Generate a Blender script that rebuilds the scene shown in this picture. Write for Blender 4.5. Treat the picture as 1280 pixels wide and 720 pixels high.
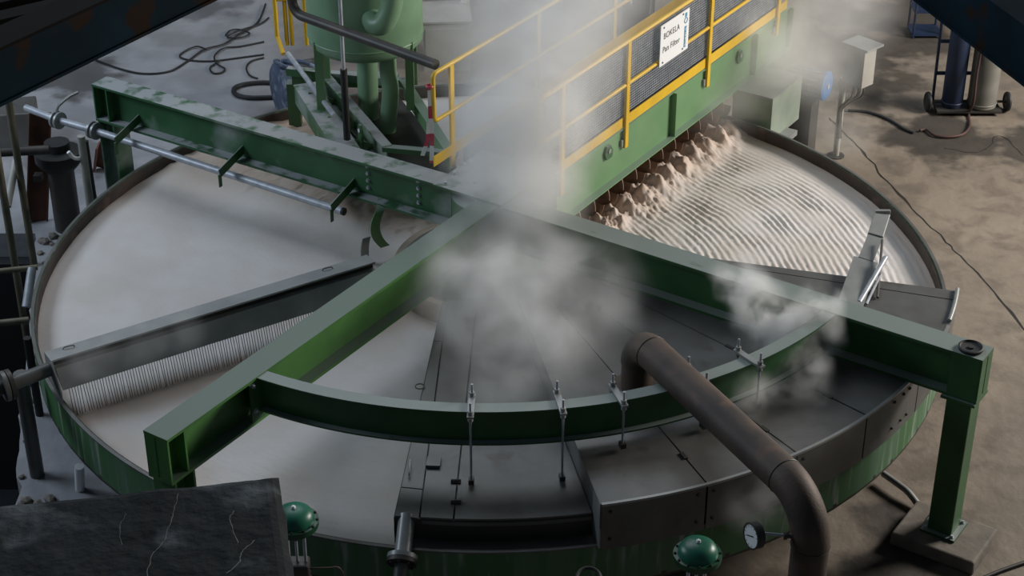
import bpy, bmesh, math, random
from mathutils import Vector, Matrix, noise
for o in list(bpy.data.objects): bpy.data.objects.remove(o)
SC = bpy.context.scene; COL = SC.collection
R_ = math.radians
# ------------------------------------------------------------------ camera, world, lights, exposure
cam = bpy.data.cameras.new('camera'); cam.sensor_width = 36; cam.lens = 63.08; cam.clip_end = 200
camo = bpy.data.objects.new('camera', cam); COL.objects.link(camo)
camo.location = (0.2385, -17.34, 11.30); camo.rotation_euler = (R_(90 - 30.68), 0, 0)
SC.camera = camo
w = bpy.data.worlds.new('hall_daylight'); SC.world = w; w.use_nodes = True
w.node_tree.nodes['Background'].inputs[0].default_value = (.62, .80, 1.0, 1)
w.node_tree.nodes['Background'].inputs[1].default_value = .06
def area(name, loc, target, sx, sy, power, col):
    l = bpy.data.lights.new(name, 'AREA'); l.shape = 'RECTANGLE'; l.size = sx; l.size_y = sy; l.energy = power; l.color = col
    o = bpy.data.objects.new(name, l); COL.objects.link(o); o.location = loc
    o.rotation_euler = (Vector(target) - Vector(loc)).to_track_quat('-Z', 'Y').to_euler(); o['kind'] = 'helper'
    return o
area('hall_opening_east', (16.5, 3.4, 7.8), (3, .5, 1), 5.5, 3.6, 3300, (1.0, .94, .86))
area('hall_opening_west', (-13.5, 1.0, 8.5), (-2, 2, 1), 7, 4, 780, (.74, .86, 1.0))
area('roof_skylight', (-3.0, 9.0, 16.0), (-1.5, 4.0, 0), 12, 9, 1050, (.84, .92, 1.0))
SC.view_settings.view_transform = 'Standard'; SC.view_settings.look = 'None'
SC.view_settings.gamma = 1; SC.view_settings.use_curve_mapping = False; SC.view_settings.exposure = -0.04
SC.cycles.volume_bounces = 4; SC.cycles.max_bounces = 8; SC.cycles.transparent_max_bounces = 16
# ------------------------------------------------------------------ materials
def lin(c):
    return tuple((x / 12.92 if x <= .04045 else ((x + .055) / 1.055) ** 2.4) for x in c)
def H(h): return lin(tuple(int(h[i:i + 2], 16) / 255 for i in (0, 2, 4)))
MATS = {}
def mat(name, base, base2=None, scale=3., lo=.35, hi=.65, rough=.6, metal=0., bump=0., bscale=20., dust=None, dust_amt=.8, dlo=.18,
        spots=None, spot_lo=.58, spot_hi=.66, spot_scale=2., stretch=(1, 1, 1), spec=.5):
    m = bpy.data.materials.new(name); m.use_nodes = True; nt = m.node_tree; N = nt.nodes; L = nt.links
    b = N['Principled BSDF']; b.inputs['Roughness'].default_value = rough; b.inputs['Metallic'].default_value = metal
    tc = N.new('ShaderNodeTexCoord'); mp = N.new('ShaderNodeMapping'); mp.inputs['Scale'].default_value = stretch
    geo = N.new('ShaderNodeNewGeometry'); L.new(geo.outputs['Position'], mp.inputs['Vector'])
    def nz(sc, det=5):
        n = N.new('ShaderNodeTexNoise'); n.inputs['Scale'].default_value = sc; n.inputs['Detail'].default_value = det
        L.new(mp.outputs[0], n.inputs['Vector']); return n.outputs[0]
    def ramp(src, a, c):
        r = N.new('ShaderNodeMapRange'); r.inputs[1].default_value = a; r.inputs[2].default_value = c; L.new(src, r.inputs[0]); return r.outputs[0]
    def mix(f, a, c):
        x = N.new('ShaderNodeMix'); x.data_type = 'RGBA'
        if isinstance(f, float): x.inputs[0].default_value = f
        else: L.new(f, x.inputs[0])
        for i, q in ((6, a), (7, c)):
            if isinstance(q, tuple): x.inputs[i].default_value = (*q, 1)
            else: L.new(q, x.inputs[i])
        return x.outputs[2]
    c = base
    if base2: c = mix(ramp(nz(scale), lo, hi), base, base2)
    if spots: c = mix(ramp(nz(spot_scale, 6), spot_lo, spot_hi), c, spots)
    if dust:
        sx = N.new('ShaderNodeSeparateXYZ'); L.new(geo.outputs['Normal'], sx.inputs[0])
        up = ramp(sx.outputs[2], .5, .9)
        ml = N.new('ShaderNodeMath'); ml.operation = 'MULTIPLY'; L.new(up, ml.inputs[0])
        L.new(ramp(nz(5., 6), dlo, dlo + .16), ml.inputs[1])
        m2 = N.new('ShaderNodeMath'); m2.operation = 'MULTIPLY'; L.new(ml.outputs[0], m2.inputs[0]); m2.inputs[1].default_value = dust_amt
        c = mix(m2.outputs[0], c, dust)
    if isinstance(c, tuple): b.inputs['Base Color'].default_value = (*c, 1)
    else: L.new(c, b.inputs['Base Color'])
    if bump:
        bp = N.new('ShaderNodeBump'); bp.inputs['Strength'].default_value = bump; bp.inputs['Distance'].default_value = .02
        L.new(nz(bscale, 6), bp.inputs['Height']); L.new(bp.outputs[0], b.inputs['Normal'])
    b.inputs['Specular IOR Level'].default_value = spec
    MATS[name] = m; return m
GREEN = mat('green_paint', H('335f36'), H('2b5230'), 2.5, rough=.42, bump=.04, bscale=60, dust=H('868f8c'), dust_amt=.9)
GREENB = mat('lit_green_paint', H('4a7a3c'), H('406c38'), 2.5, rough=.45, bump=.04, bscale=60, dust=H('65736b'), dust_amt=.9)  # brighter, yellower green: side light put into the front-left beam colour
GREENA = mat('dusty_green_paint', H('33613d'), H('2a5233'), 2., rough=.5, dust=H('9a9da0'), dust_amt=.95, dlo=.34, spots=H('a0a8a4'), spot_lo=.5, spot_hi=.72, spot_scale=1.1, bump=.04)
GREENL = mat('hazed_light_green_paint', H('6b8f64'), H('61865d'), 2., rough=.45, dust=H('8b9894'), dust_amt=.6)  # green lightened, steam haze over the girder put into its colour
TANKG = mat('tank_green', H('7c9c7d'), H('6e8e72'), 1.5, rough=.4)
PANG = mat('pan_wall_green', H('3f6b3f'), H('55745a'), 5., lo=.4, hi=.62, rough=.55, stretch=(1, 1, .10), spots=H('98a396'), spot_lo=.56, spot_hi=.74, spot_scale=10.)
STEEL = mat('grey_steel', H('6c6c6b'), H('5b5a58'), 2.2, rough=.45, metal=.3, bump=.03, bscale=50, spots=H('565350'), spot_lo=.62, spot_hi=.72, spot_scale=3.)
STEELL = mat('light_steel', H('9a9c9b'), H('86898a'), 3., rough=.4, metal=.3)
DARKST = mat('dark_steel', H('3b3a39'), H('4c4742'), 3., rough=.5, metal=.3)
BLACK = mat('black_rubber', H('1b1c1d'), H('262728'), 6., rough=.6)
RUST = mat('rusty_pipe', H('5a4c43'), H('443c38'), 3., rough=.62, metal=.25, spots=H('665043'), spot_lo=.58, spot_hi=.74, spot_scale=4., bump=.12, bscale=45)
RUSTB = mat('red_rust', H('6a4436'), H('543a30'), 4., rough=.8, bump=.1)
RIMIN = mat('pan_inside_wall', H('463c36'), H('332b28'), 3., rough=.6, spots=H('5a473e'), spot_scale=3.)
YELLOW = mat('yellow_paint', H('d9b01c'), H('c9a224'), 3., rough=.45)
CONC = mat('concrete_block', H('7b746c'), H('615b55'), 4., rough=.85, bump=.25, bscale=14)
SLABM = mat('old_shaded_concrete', spec=.2, base=H('34373a'), base2=H('26292b'), scale=1.6, rough=.9, bump=.9, bscale=11, spots=H('5d6366'), spot_lo=.55, spot_hi=.7, spot_scale=2.2)  # base darkened: shade of the camera platform put into the colour
BLUEB = mat('chipped_shaded_blue_paint', H('12313f'), H('0c222e'), 2., rough=.8, spec=.12, spots=H('33241a'), spot_lo=.56, spot_hi=.62, spot_scale=2.6)  # blue lowered so the shade on the overhead beams sits in the colour
BROWNB = mat('brown_dusty_shaded_steel', H('1b1815'), H('141210'), 3., rough=.8, spec=.1)  # brown lowered too, overhead shade put into the colour
BLUE = mat('blue_paint', H('2c66a0'), H('27598e'), 3., rough=.4)
CYLB = mat('dark_blue_cylinder', H('24324d'), H('1e2a40'), 3., rough=.45)
CYLG = mat('grey_cylinder', H('7b7972'), H('686660'), 3., rough=.5)
PALE = mat('pale_grey_paint', H('a4a29c'), H('949189'), 3., rough=.5)
HAZEG = mat('hazed_grey_green_paint', H('8d988b'), H('7f8a7e'), 3., rough=.55)  # pallor of the steam haze put into the gearbox colour
WHITE = mat('white_sheet', H('e8eaec'), rough=.4)
INK = mat('black_print', H('20201f'), rough=.5)
LOGO = mat('blue_print', H('2f86ad'), rough=.5)
REDP = mat('red_print', H('c04030'), rough=.5)
HOSER = mat('dull_red_hose', H('4a2f2a'), H('3b2724'), 5., rough=.7)
VALVED = mat('dark_valve_green', H('174a30'), H('133e28'), 3., rough=.4)
VALVE = mat('valve_green', H('1c6650'), H('195b47'), 3., rough=.38)
TAN = mat('tan_deposit', H('a58d72'), H('8d7660'), 6., rough=.9, bump=.5, bscale=18)
GALV = mat('galvanised_steel', H('b2b6bd'), H('979ca4'), 9., rough=.42, metal=.2)
POLE = mat('tarnished_pole', H('5b5748'), H('6f6a5a'), 5., rough=.55, metal=.3)
PITM = mat('pit_dark', H('15191d'), H('0e1216'), 2., rough=.8)
TARP = mat('grimy_casing', H('4d4a47'), H('34322f'), 5., rough=.7, spots=H('8a8a8a'), spot_lo=.55, spot_hi=.7, spot_scale=5.)
BLUEW = mat('blue_grey_casing', H('4d5b72'), H('3c485c'), 6., rough=.6, spots=H('8791a0'), spot_lo=.55, spot_hi=.7, spot_scale=7.)
SCREWM = mat('screw_steel', H('8a7260'), H('6f5b4e'), 5., rough=.5, metal=.2)
JET = mat('wash_water', H('6e604d'), H('5c4f3f'), 30., rough=.2)
# ------------------------------------------------------------------ mesh helpers
ROOT = {}
def V(*a): return Vector(a[0] if len(a) == 1 else a)
class MB:
    def __init__(s): s.v = []; s.f = []
    def add(s, v, f):
        n = len(s.v); s.v += [tuple(x) for x in v]; s.f += [tuple(i + n for i in q) for q in f]; return s
    def hexa(s, p):   # 8 points: bottom 4 ccw, top 4 ccw
        return s.add(p, [(3, 2, 1, 0), (4, 5, 6, 7), (0, 1, 5, 4), (1, 2, 6, 5), (2, 3, 7, 6), (3, 0, 4, 7)])
    def box(s, c, d, rz=0):
        m = Matrix.Rotation(R_(rz), 3, 'Z'); x, y, z = [q / 2 for q in d]; c = V(c)
        return s.hexa([c + m @ V(p) for p in ((-x, -y, -z), (x, -y, -z), (x, y, -z), (-x, y, -z), (-x, -y, z), (x, -y, z), (x, y, z), (-x, y, z))])
    def prism(s, poly, p0, p1, up=(0, 0, 1)):   # poly in (side, up); side = dir x up
        p0 = V(p0); p1 = V(p1); d = (p1 - p0).normalized(); up = V(up); sd = d.cross(up).normalized(); uu = sd.cross(d).normalized()
        n = len(poly); a = [p0 + sd * q[0] + uu * q[1] for q in poly]; b = [p1 + sd * q[0] + uu * q[1] for q in poly]
        return s.add(a + b, [tuple(range(n))[::-1], tuple(range(n, 2 * n))] + [(i, (i + 1) % n, n + (i + 1) % n, n + i) for i in range(n)])
    def bar(s, p0, p1, wd, ht, up=(0, 0, 1)):
        return s.prism([(-wd / 2, -ht / 2), (wd / 2, -ht / 2), (wd / 2, ht / 2), (-wd / 2, ht / 2)], p0, p1, up)
    def tube(s, path, r, n=12, cap=True):
        path = [V(p) for p in path]; k = len(path); rs = r if isinstance(r, (list, tuple)) else [r] * k
        d0 = (path[1] - path[0]).normalized(); ref = V(0, 0, 1) if abs(d0.z) < .9 else V(1, 0, 0); u = d0.cross(ref).normalized()
        base = len(s.v); rings = []
        for i, p in enumerate(path):
            d = (path[min(i + 1, k - 1)] - path[max(i - 1, 0)]).normalized()
            u = (u - d * u.dot(d)).normalized(); w_ = d.cross(u)
            rings.append([p + (u * math.cos(2 * math.pi * j / n) + w_ * math.sin(2 * math.pi * j / n)) * rs[i] for j in range(n)])
        f = []
        for i in range(k - 1):
            for j in range(n): f.append((i * n + j, i * n + (j + 1) % n, (i + 1) * n + (j + 1) % n, (i + 1) * n + j))
        s.add([q for rr in rings for q in rr], f)
        if cap:
            s.add(rings[0], [tuple(range(n))[::-1]]); s.add(rings[-1], [tuple(range(n))])
        return s
    def cyl(s, p0, p1, r, n=16): return s.tube([p0, p1], r, n)
    def lathe(s, prof, c=(0, 0, 0), n=24, axis=(0, 0, 1)):
        q = V(0, 0, 1).rotation_difference(V(axis)); c = V(c); k = len(prof)
        vs = [c + q @ V(r * math.cos(2 * math.pi * j / n), r * math.sin(2 * math.pi * j / n), z) for r, z in prof for j in range(n)]
        f = [(i * n + j, i * n + (j + 1) % n, (i + 1) * n + (j + 1) % n, (i + 1) * n + j) for i in range(k - 1) for j in range(n)]
        if prof[0][0] > 1e-6: f.append(tuple(range(n))[::-1])
        if prof[-1][0] > 1e-6: f.append(tuple((k - 1) * n + j for j in range(n)))
        return s.add(vs, f)
    def arc(s, poly, a0, a1, n=24, c=(0, 0)):    # section (r,z) swept about the vertical axis, degrees
        k = len(poly); full = abs(a1 - a0) >= 360; m = n if full else n + 1
        vs = []
        for i in range(m):
            a = R_(a0 + (a1 - a0) * i / n)
            vs += [(c[0] + r * math.cos(a), c[1] + r * math.sin(a), z) for r, z in poly]
        f = [(i * k + j, ((i + 1) % m) * k + j, ((i + 1) % m) * k + (j + 1) % k, i * k + (j + 1) % k) for i in range(n) for j in range(k)]
        if not full: f += [tuple(range(k)), tuple(n * k + j for j in range(k))[::-1]]
        return s.add(vs, f)
    def torus(s, c, R, r, axis=(0, 0, 1), n=24, m=8):
        q = V(0, 0, 1).rotation_difference(V(axis)); c = V(c)
        vs = [c + q @ V((R + r * math.cos(2 * math.pi * j / m)) * math.cos(2 * math.pi * i / n), (R + r * math.cos(2 * math.pi * j / m)) * math.sin(2 * math.pi * i / n), r * math.sin(2 * math.pi * j / m)) for i in range(n) for j in range(m)]
        return s.add(vs, [(i * m + j, ((i + 1) % n) * m + j, ((i + 1) % n) * m + (j + 1) % m, i * m + (j + 1) % m) for i in range(n) for j in range(m)])
    def build(s, name, m, parent=None, smooth=False, bevel=0, fix=True):
        off = V(ROOT.get(parent.name, (0, 0, 0))) if parent else V(0, 0, 0)
        me = bpy.data.meshes.new(name); me.from_pydata([V(q) - off for q in s.v], [], s.f)
        if fix:
            bm = bmesh.new(); bm.from_mesh(me); bmesh.ops.recalc_face_normals(bm, faces=bm.faces); bm.to_mesh(me); bm.free()
        me.materials.append(m)
        if smooth:
            me.polygons.foreach_set('use_smooth', [True] * len(me.polygons)); me.set_sharp_from_angle(angle=R_(38))
        o = bpy.data.objects.new(name, me); COL.objects.link(o)
        if parent: o.parent = parent; ROOT[o.name] = tuple(off)
        else: ROOT[o.name] = (0, 0, 0)
        if bevel:
            b = o.modifiers.new('bevel', 'BEVEL'); b.width = bevel; b.segments = 2; b.limit_method = 'ANGLE'
        return o
def tag(o, label=None, cat=None, group=None, kind=None):
    for k, q in (('label', label), ('category', cat), ('group', group), ('kind', kind)):
        if q: o[k] = q
    return o
def thing(name, loc, label, cat, group=None, kind=None):
    o = bpy.data.objects.new(name, None); COL.objects.link(o); o.location = loc; o.empty_display_size = .1
    ROOT[o.name] = tuple(loc); return tag(o, label, cat, group, kind)
def inst(src, loc, parent, rot=None):     # a copy of one small part elsewhere on its thing (mesh modelled at its own origin)
    o = src.copy(); COL.objects.link(o); o.parent = parent
    o.location = V(loc) - V(ROOT.get(parent.name, (0, 0, 0)))
    if rot is not None: o.rotation_euler = rot
    return o
def place(o, loc):
    o.location = V(loc) - V(ROOT.get(o.parent.name, (0, 0, 0)) if o.parent else (0, 0, 0)); return o
def local(mb, name, m, parent, loc, rot=None, smooth=False):   # part modelled about the origin, then placed
    n = MB(); n.v = [V(q) + V(ROOT.get(parent.name, (0, 0, 0))) for q in mb.v]; n.f = mb.f
    o = n.build(name, m, parent, smooth); place(o, loc)
    if rot is not None: o.rotation_euler = rot
    return o
def smoothpath(pts, k=6):
    pts = [V(p) for p in pts]; out = []
    for i in range(len(pts) - 1):
        p0 = pts[max(i - 1, 0)]; p1 = pts[i]; p2 = pts[i + 1]; p3 = pts[min(i + 2, len(pts) - 1)]
        for j in range(k):
            t = j / k
            out.append(.5 * ((2 * p1) + (p2 - p0) * t + (2 * p0 - 5 * p1 + 4 * p2 - p3) * t * t + (3 * p1 - p0 - 3 * p2 + p3) * t ** 3))
    return out + [pts[-1]]
def bend(p0, p1, p2, r, n=8):     # rounded corner at p1
    p0, p1, p2 = V(p0), V(p1), V(p2); a = (p0 - p1).normalized(); b = (p2 - p1).normalized()
    ang = a.angle(b); d = r / math.tan(ang / 2); c = p1 + (a + b).normalized() * (r / math.sin(ang / 2))
    s = p1 + a * d - c; e = p1 + b * d - c; tot = s.angle(e); ax = s.cross(e).normalized()
    return [c + Matrix.Rotation(tot * i / n, 3, ax) @ s for i in range(n + 1)]
def pol(a, r, z): return V(r * math.cos(R_(a)), r * math.sin(R_(a)), z)
U57 = V(math.cos(R_(57)), math.sin(R_(57)), 0); N57 = V(math.sin(R_(57)), -math.cos(R_(57)), 0)
def W(s, off, z): return U57 * s + N57 * off + V(0, 0, z)     # walkway axes: along, to its right, height
def hexbolt(r=.018, h=.018): return MB().lathe([(r * 1.3, 0), (r * 1.3, h * .3), (r, h * .3), (r * .9, h), (0, h)], n=6)
# ------------------------------------------------------------------ floor, pit
random.seed(7)
def edge_x(y): return -5.95 + (3.1 - y) * .19 + .10 * noise.noise((y * 2.3, 1, 5)) + .05 * noise.noise((y * 7, 3, 2))
FLM = bpy.data.materials.new('floor_concrete'); FLM.use_nodes = True
def floor_material(m):
    nt = m.node_tree; N = nt.nodes; L = nt.links; b = N['Principled BSDF']; b.inputs['Roughness'].default_value = .72
    g = N.new('ShaderNodeNewGeometry')
    def nz(sc, det=6, off=0, dist=0.):
        mp = N.new('ShaderNodeMapping'); mp.inputs['Location'].default_value = (off, off * .7, 0); L.new(g.outputs['Position'], mp.inputs[0])
        n = N.new('ShaderNodeTexNoise'); n.inputs['Scale'].default_value = sc; n.inputs['Detail'].default_value = det; n.inputs['Distortion'].default_value = dist
        L.new(mp.outputs[0], n.inputs['Vector']); return n.outputs[0]
    def rp(s, a, c, lo=0., hi=1.):
        r = N.new('ShaderNodeMapRange'); r.interpolation_type = 'SMOOTHSTEP'; r.inputs[1].default_value = a; r.inputs[2].default_value = c
        r.inputs[3].default_value = lo; r.inputs[4].default_value = hi; L.new(s, r.inputs[0]); return r.outputs[0]
    def mix(f, a, c):
        x = N.new('ShaderNodeMix'); x.data_type = 'RGBA'; L.new(f, x.inputs[0])
        for i, q in ((6, a), (7, c)):
            if isinstance(q, tuple): x.inputs[i].default_value = (*q, 1)
            else: L.new(q, x.inputs[i])
        return x.outputs[2]
    c = mix(rp(nz(.45), .38, .62), H('82776a'), H('71675c'))
    c = mix(rp(nz(2.2, 8, 11, .6), .42, .68, 0, .75), c, H('5d534a'))
    c = mix(rp(nz(9, 6, 3), .5, .75, 0, .35), c, H('82786c'))
    sx = N.new('ShaderNodeSeparateXYZ'); L.new(g.outputs['Position'], sx.inputs[0])
    c = mix(rp(sx.outputs[0], -1.5, -4.5, 0, .8), c, mix(rp(nz(1.2, 7, 5), .35, .65), H('9da0a7'), H('84878e')))  # cool light from the left put into the colour: bluer, paler leftwards
    def spot(x, y, rad, str_, sd):           # oil stains and other dark patches
        v = N.new('ShaderNodeVectorMath'); v.operation = 'DISTANCE'; L.new(g.outputs['Position'], v.inputs[0]); v.inputs[1].default_value = (x, y, 0)
        d = N.new('ShaderNodeMath'); d.operation = 'ADD'; L.new(v.outputs['Value'], d.inputs[0])
        L.new(rp(nz(1.4, 6, sd), 0, 1, -rad * .9, rad * .9), d.inputs[1]); return rp(d.outputs[0], rad, rad * .55, 0, str_)
    for (x, y, rad, st, sd) in ((6.4, 5.9, 1.1, .85, 1), (7.9, 5.6, 1.0, .8, 9), (5.3, 8.6, 1.6, .75, 4), (6.6, 10.2, 1.6, .7, 17), (3.9, -3.9, .8, .8, 2), (4.2, -3.0, .6, .8, 6), (5.3, -4.5, .28, .7, 8),
                             (-6.6, 8.1, .9, .7, 3), (-5.9, 5.3, .7, .5, 12), (8.6, 8.6, 1.0, .6, 15), (3.2, 8.2, 1.4, .7, 21), (-4.9, 11.0, .8, .5, 23), (3.2, -5.6, .9, .7, 25)):
        c = mix(spot(x, y, rad, st, sd), c, H('2a2622'))
    L.new(c, b.inputs['Base Color'])
    bp = N.new('ShaderNodeBump'); bp.inputs['Strength'].default_value = .55; bp.inputs['Distance'].default_value = .03
    L.new(nz(5, 9), bp.inputs['Height']); L.new(bp.outputs[0], b.inputs['Normal'])
floor_material(FLM)
m = MB()
m.hexa([(-16, 3.1, -.35), (18, 3.1, -.35), (18, 26, -.35), (-16, 26, -.35), (-16, 3.1, 0), (18, 3.1, 0), (18, 26, 0), (-16, 26, 0)])
ys = [3.1 - .16 * i for i in range(88)]
for i in range(len(ys) - 1):
    a, c = ys[i + 1], ys[i]; xa, xc = edge_x(a), edge_x(c)
    m.hexa([(xa, a, -.35), (18, a, -.35), (18, c, -.35), (xc, c, -.35), (xa, a, 0), (18, a, 0), (18, c, 0), (xc, c, 0)])
FLOOR = tag(m.build('floor', FLM), 'concrete hall floor with cracks, oil stains and a jagged pit edge', kind='structure')
m = MB()
m.box((-11, -4, -4.1), (16, 18, .2)); m.box((-11, 3.0, -2.2), (16, .2, 3.7))
tag(m.build('floor_pit', PITM), 'dark pit floor below the broken concrete edge', kind='structure')
def crack(pts, wd):
    p = smoothpath(pts, 10); mb = MB(); n = len(p); vs = []
    for i, q in enumerate(p):
        d = (p[min(i + 1, n - 1)] - p[max(i - 1, 0)]).normalized(); s = V(-d.y, d.x, 0)
        j = V(noise.noise((i * .37, wd, 1)), noise.noise((i * .41, 2, wd)), 0) * .05
        h = wd * (.35 + .9 * abs(noise.noise((i * .8, 5, wd))))
        vs += [q + j + s * h, q + j - s * h, q + j + s * h + V(0, 0, -.004), q + j - s * h + V(0, 0, -.004)]
    f = [(4 * i, 4 * i + 4, 4 * i + 5, 4 * i + 1) for i in range(n - 1)]
    return MB().add([V(q) + V(0, 0, .003) for q in vs], f).build('crack', DARKC, FLOOR)
DARKC = mat('crack_dark', H('1d1a17'), rough=.9)
crack([(4.9, 6.6, 0), (5.16, 5.66, 0), (5.41, 4.45, 0), (5.76, 3.14, 0), (6.0, 2.30, 0), (6.33, .77, 0), (6.7, -1.4, 0)], .024)
crack([(6.378, 5.606, 0.000), (6.860, 5.478, 0.000), (7.265, 5.996, 0.000), (7.452, 5.351, 0.000)], .014)
random.seed(11); m = MB()
for i in range(70):
    y = random.uniform(-3.6, 3.0); x = edge_x(y) + abs(random.gauss(0, .22)) + .04; r = random.uniform(.02, .075)
    if math.hypot(x, y) < 5.15: continue
    b_ = bmesh.new(); bmesh.ops.create_icosphere(b_, subdivisions=1, radius=r)
    m.add([V(v.co.x * random.uniform(.8, 1.3), v.co.y * random.uniform(.8, 1.3), v.co.z * .7) + V(x, y, r * .35) for v in b_.verts], [tuple(v.index for v in f.verts) for f in b_.faces]); b_.free()
tag(m.build('rubble', CONC), 'loose concrete rubble along the jagged pit edge', 'rubble', kind='stuff')
# ------------------------------------------------------------------ the pan
PAN = thing('filter_pan', (0, 0, 0), 'large round green steel filter pan standing in the middle of the hall', 'pan')
MB().arc([(5.0, .83), (5.0, 1.28), (4.965, 1.28), (4.965, .83)], 0, 360, 160).build('wall', PANG, PAN, True)
MB().arc([(4.962, .9), (4.962, 1.275), (4.95, 1.275), (4.95, .9)], 0, 360, 160).build('inner_wall', RIMIN, PAN, True)
MB().arc([(5.006, 1.27), (5.006, 1.287), (4.972, 1.287), (4.972, 1.27)], 0, 360, 160).build('rim', STEEL, PAN, True)
MB().arc([(5.0, .80), (5.0, .86), (.3, .86), (.3, .80)], 0, 360, 96).build('bottom_plate', DARKST, PAN)
MB().arc([(1.08, .86), (1.08, 1.36), (1.0, 1.36), (1.0, .86)], 0, 360, 64).build('inner_ring', TAN, PAN, True)
MB().arc([(4.0, .55), (4.0, .8), (3.8, .8), (3.8, .55)], 0, 360, 72).build('track_ring', DARKST, PAN)
for i in range(8):
    MB().box(pol(i * 45 + 12, 3.9, .3), (.3, .3, .6), i * 45 + 12).build('pedestal', CONC, PAN)
MB().lathe([(.75, 0), (.75, .8)], n=32).build('center_column', DARKST, PAN)
# ------------------------------------------------------------------ cake in the pan
def cakecol():
    m = bpy.data.materials.new('filter_cake'); m.use_nodes = True; nt = m.node_tree; N = nt.nodes; L = nt.links; b = N['Principled BSDF']
    b.inputs['Roughness'].default_value = .62
    at_ = N.new('ShaderNodeAttribute'); at_.attribute_name = 'brown'; g = N.new('ShaderNodeNewGeometry')
    n = N.new('ShaderNodeTexNoise'); n.inputs['Scale'].default_value = 1.3; n.inputs['Detail'].default_value = 7; L.new(g.outputs['Position'], n.inputs['Vector'])
    def mix(f, a, c):
        x = N.new('ShaderNodeMix'); x.data_type = 'RGBA'; L.new(f, x.inputs[0])
        for i, q in ((6, a), (7, c)):
            if isinstance(q, tuple): x.inputs[i].default_value = (*q, 1)
            else: L.new(q, x.inputs[i])
        return x.outputs[2]
    r = N.new('ShaderNodeMapRange'); r.inputs[1].default_value = .38; r.inputs[2].default_value = .66; L.new(n.outputs[0], r.inputs[0])
    c = mix(r.outputs[0], H('cdc8c6'), H('c3bbb5')); c = mix(at_.outputs['Fac'], c, H('bfa592')); L.new(c, b.inputs['Base Color'])
    n2 = N.new('ShaderNodeTexNoise'); n2.inputs['Scale'].default_value = 22; n2.inputs['Detail'].default_value = 6; L.new(g.outputs['Position'], n2.inputs['Vector'])
    bp = N.new('ShaderNodeBump'); bp.inputs['Strength'].default_value = .22; bp.inputs['Distance'].default_value = .02; L.new(n2.outputs[0], bp.inputs['Height']); L.new(bp.outputs[0], b.inputs['Normal'])
    return m
CAKEM = cakecol()
TRO = (-4.384, -2.368, 1.680); TRU = (math.cos(R_(32.6)), math.sin(R_(32.6))); TRN = (math.sin(R_(32.6)), -math.cos(R_(32.6)))
def sst(a, b, x):
    t = max(0., min(1., (x - a) / (b - a))); return t * t * (3 - 2 * t)
def cake_h(a, r):
    x = r * math.cos(R_(a)); y = r * math.sin(R_(a)); z = 1.12; br = 0.
    s = x * U57.x + y * U57.y; off = x * N57.x + y * N57.y
    z += .012 * noise.noise((x * .9, y * .9, 0)) + .006 * noise.noise((x * 3, y * 3, 4))
    # ripples combed behind the hood, before the screw
    rp = sst(-25, -12, a) * (1 - sst(40, 50, a)) * sst(1.05, 1.3, r) * (1 - .75 * sst(4.35, 4.75, r))
    if -30 < a < 60:
        ph = r + .06 * noise.noise((x * .8, y * .8, 9)) + .022 * noise.noise((x * 3.5, y * 3.5, 2)) + .008 * noise.noise((x * 11, y * 11, 6))
        wv = math.sin(2 * math.pi * ph / .082)
        z += rp * (.0072 * wv + .005 * noise.noise((x * 17, y * 17, 7)) + .004 * noise.noise((x * 37, y * 37, 4))) * (.8 + .9 * noise.noise((x * 2.2, y * 2.2, 3)))
    # foaming lobes thrown off the screw flights
    if -.25 < off < 1.2 and .7 < s < 5.2:
        lobe = (s - 1.63) / .325 + off * .45; fr = lobe - math.floor(lobe)
        lb = .5 + .5 * math.cos(2 * math.pi * (fr - .12))
        edge = .93 + .16 * noise.noise((s * 2.2, 0, 3)) + .07 * noise.noise((x * 7, y * 7, 1))
        k = sst(edge, edge - .5, off) * sst(-.1, .12, off) * sst(.75, 1.15, s) * (1 - .5 * sst(4.6, 5.2, s))
        rough = noise.fractal((x * 9, y * 9, 5), .75, 2.2, 6)
        z += k * (.085 + .12 * lb * sst(.9, .5, off) * sst(.1, .42, off) + .07 * rough * sst(.2, .45, off))
        br = max(br, sst(edge + .02, edge - .4, off) * sst(.75, 1.0, s) * (.6 + .3 * rough))
    # ridge of scraped lumps behind the back-left beam
    d = -x * math.sin(R_(148.3)) * -1 - y * math.cos(R_(148.3)) * -1
    q = x * math.sin(R_(148.3)) - y * math.cos(R_(148.3))
    along = x * math.cos(R_(148.3)) + y * math.sin(R_(148.3))
    if along > .8 and -.1 < q < 2.6:
        lump = noise.fractal((x * 6, y * 6, 8), 1., 2., 5)
        kk = sst(.1, .5, q); z += kk * (.035 + .05 * lump); br = max(br, kk * (.55 + .35 * lump), .95 * sst(.6, 1.2, q))
    tn = (x - TRO[0]) * TRN[0] + (y - TRO[1]) * TRN[1]; ts = (x - TRO[0]) * TRU[0] + (y - TRO[1]) * TRU[1]
    if .2 < tn < .9 and -.2 < ts < 4: br = max(br, (.75 + .3 * noise.noise((x * 30, y * 30, 2))) * sst(.22, .38, tn) * (1 - sst(.45, .9, tn)))
    # granular texture between the front-left beam and the hood
    if -128 < a < -92: z += .004 * noise.fractal((x * 14, y * 14, 3), 1., 2., 3)
    # inner stained band
    br = max(br, .6 * (1 - sst(1.1, 1.35, r)), .35 * sst(4.7, 4.95, r))
    br = max(br, .3 * sst(.1, .5, noise.noise((x * .7, y * .7, 12))) if a > 90 or a < -90 else 0)
    return z, max(0., min(1., br))
angs = [-30 + i * .42 for i in range(int(110 / .42))]
while angs[-1] < 330 - 1.2: angs.append(angs[-1] + 1.1)
rad = [1.05 + i * (3.905 / 330) for i in range(331)]
vs = []; brn = []
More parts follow.
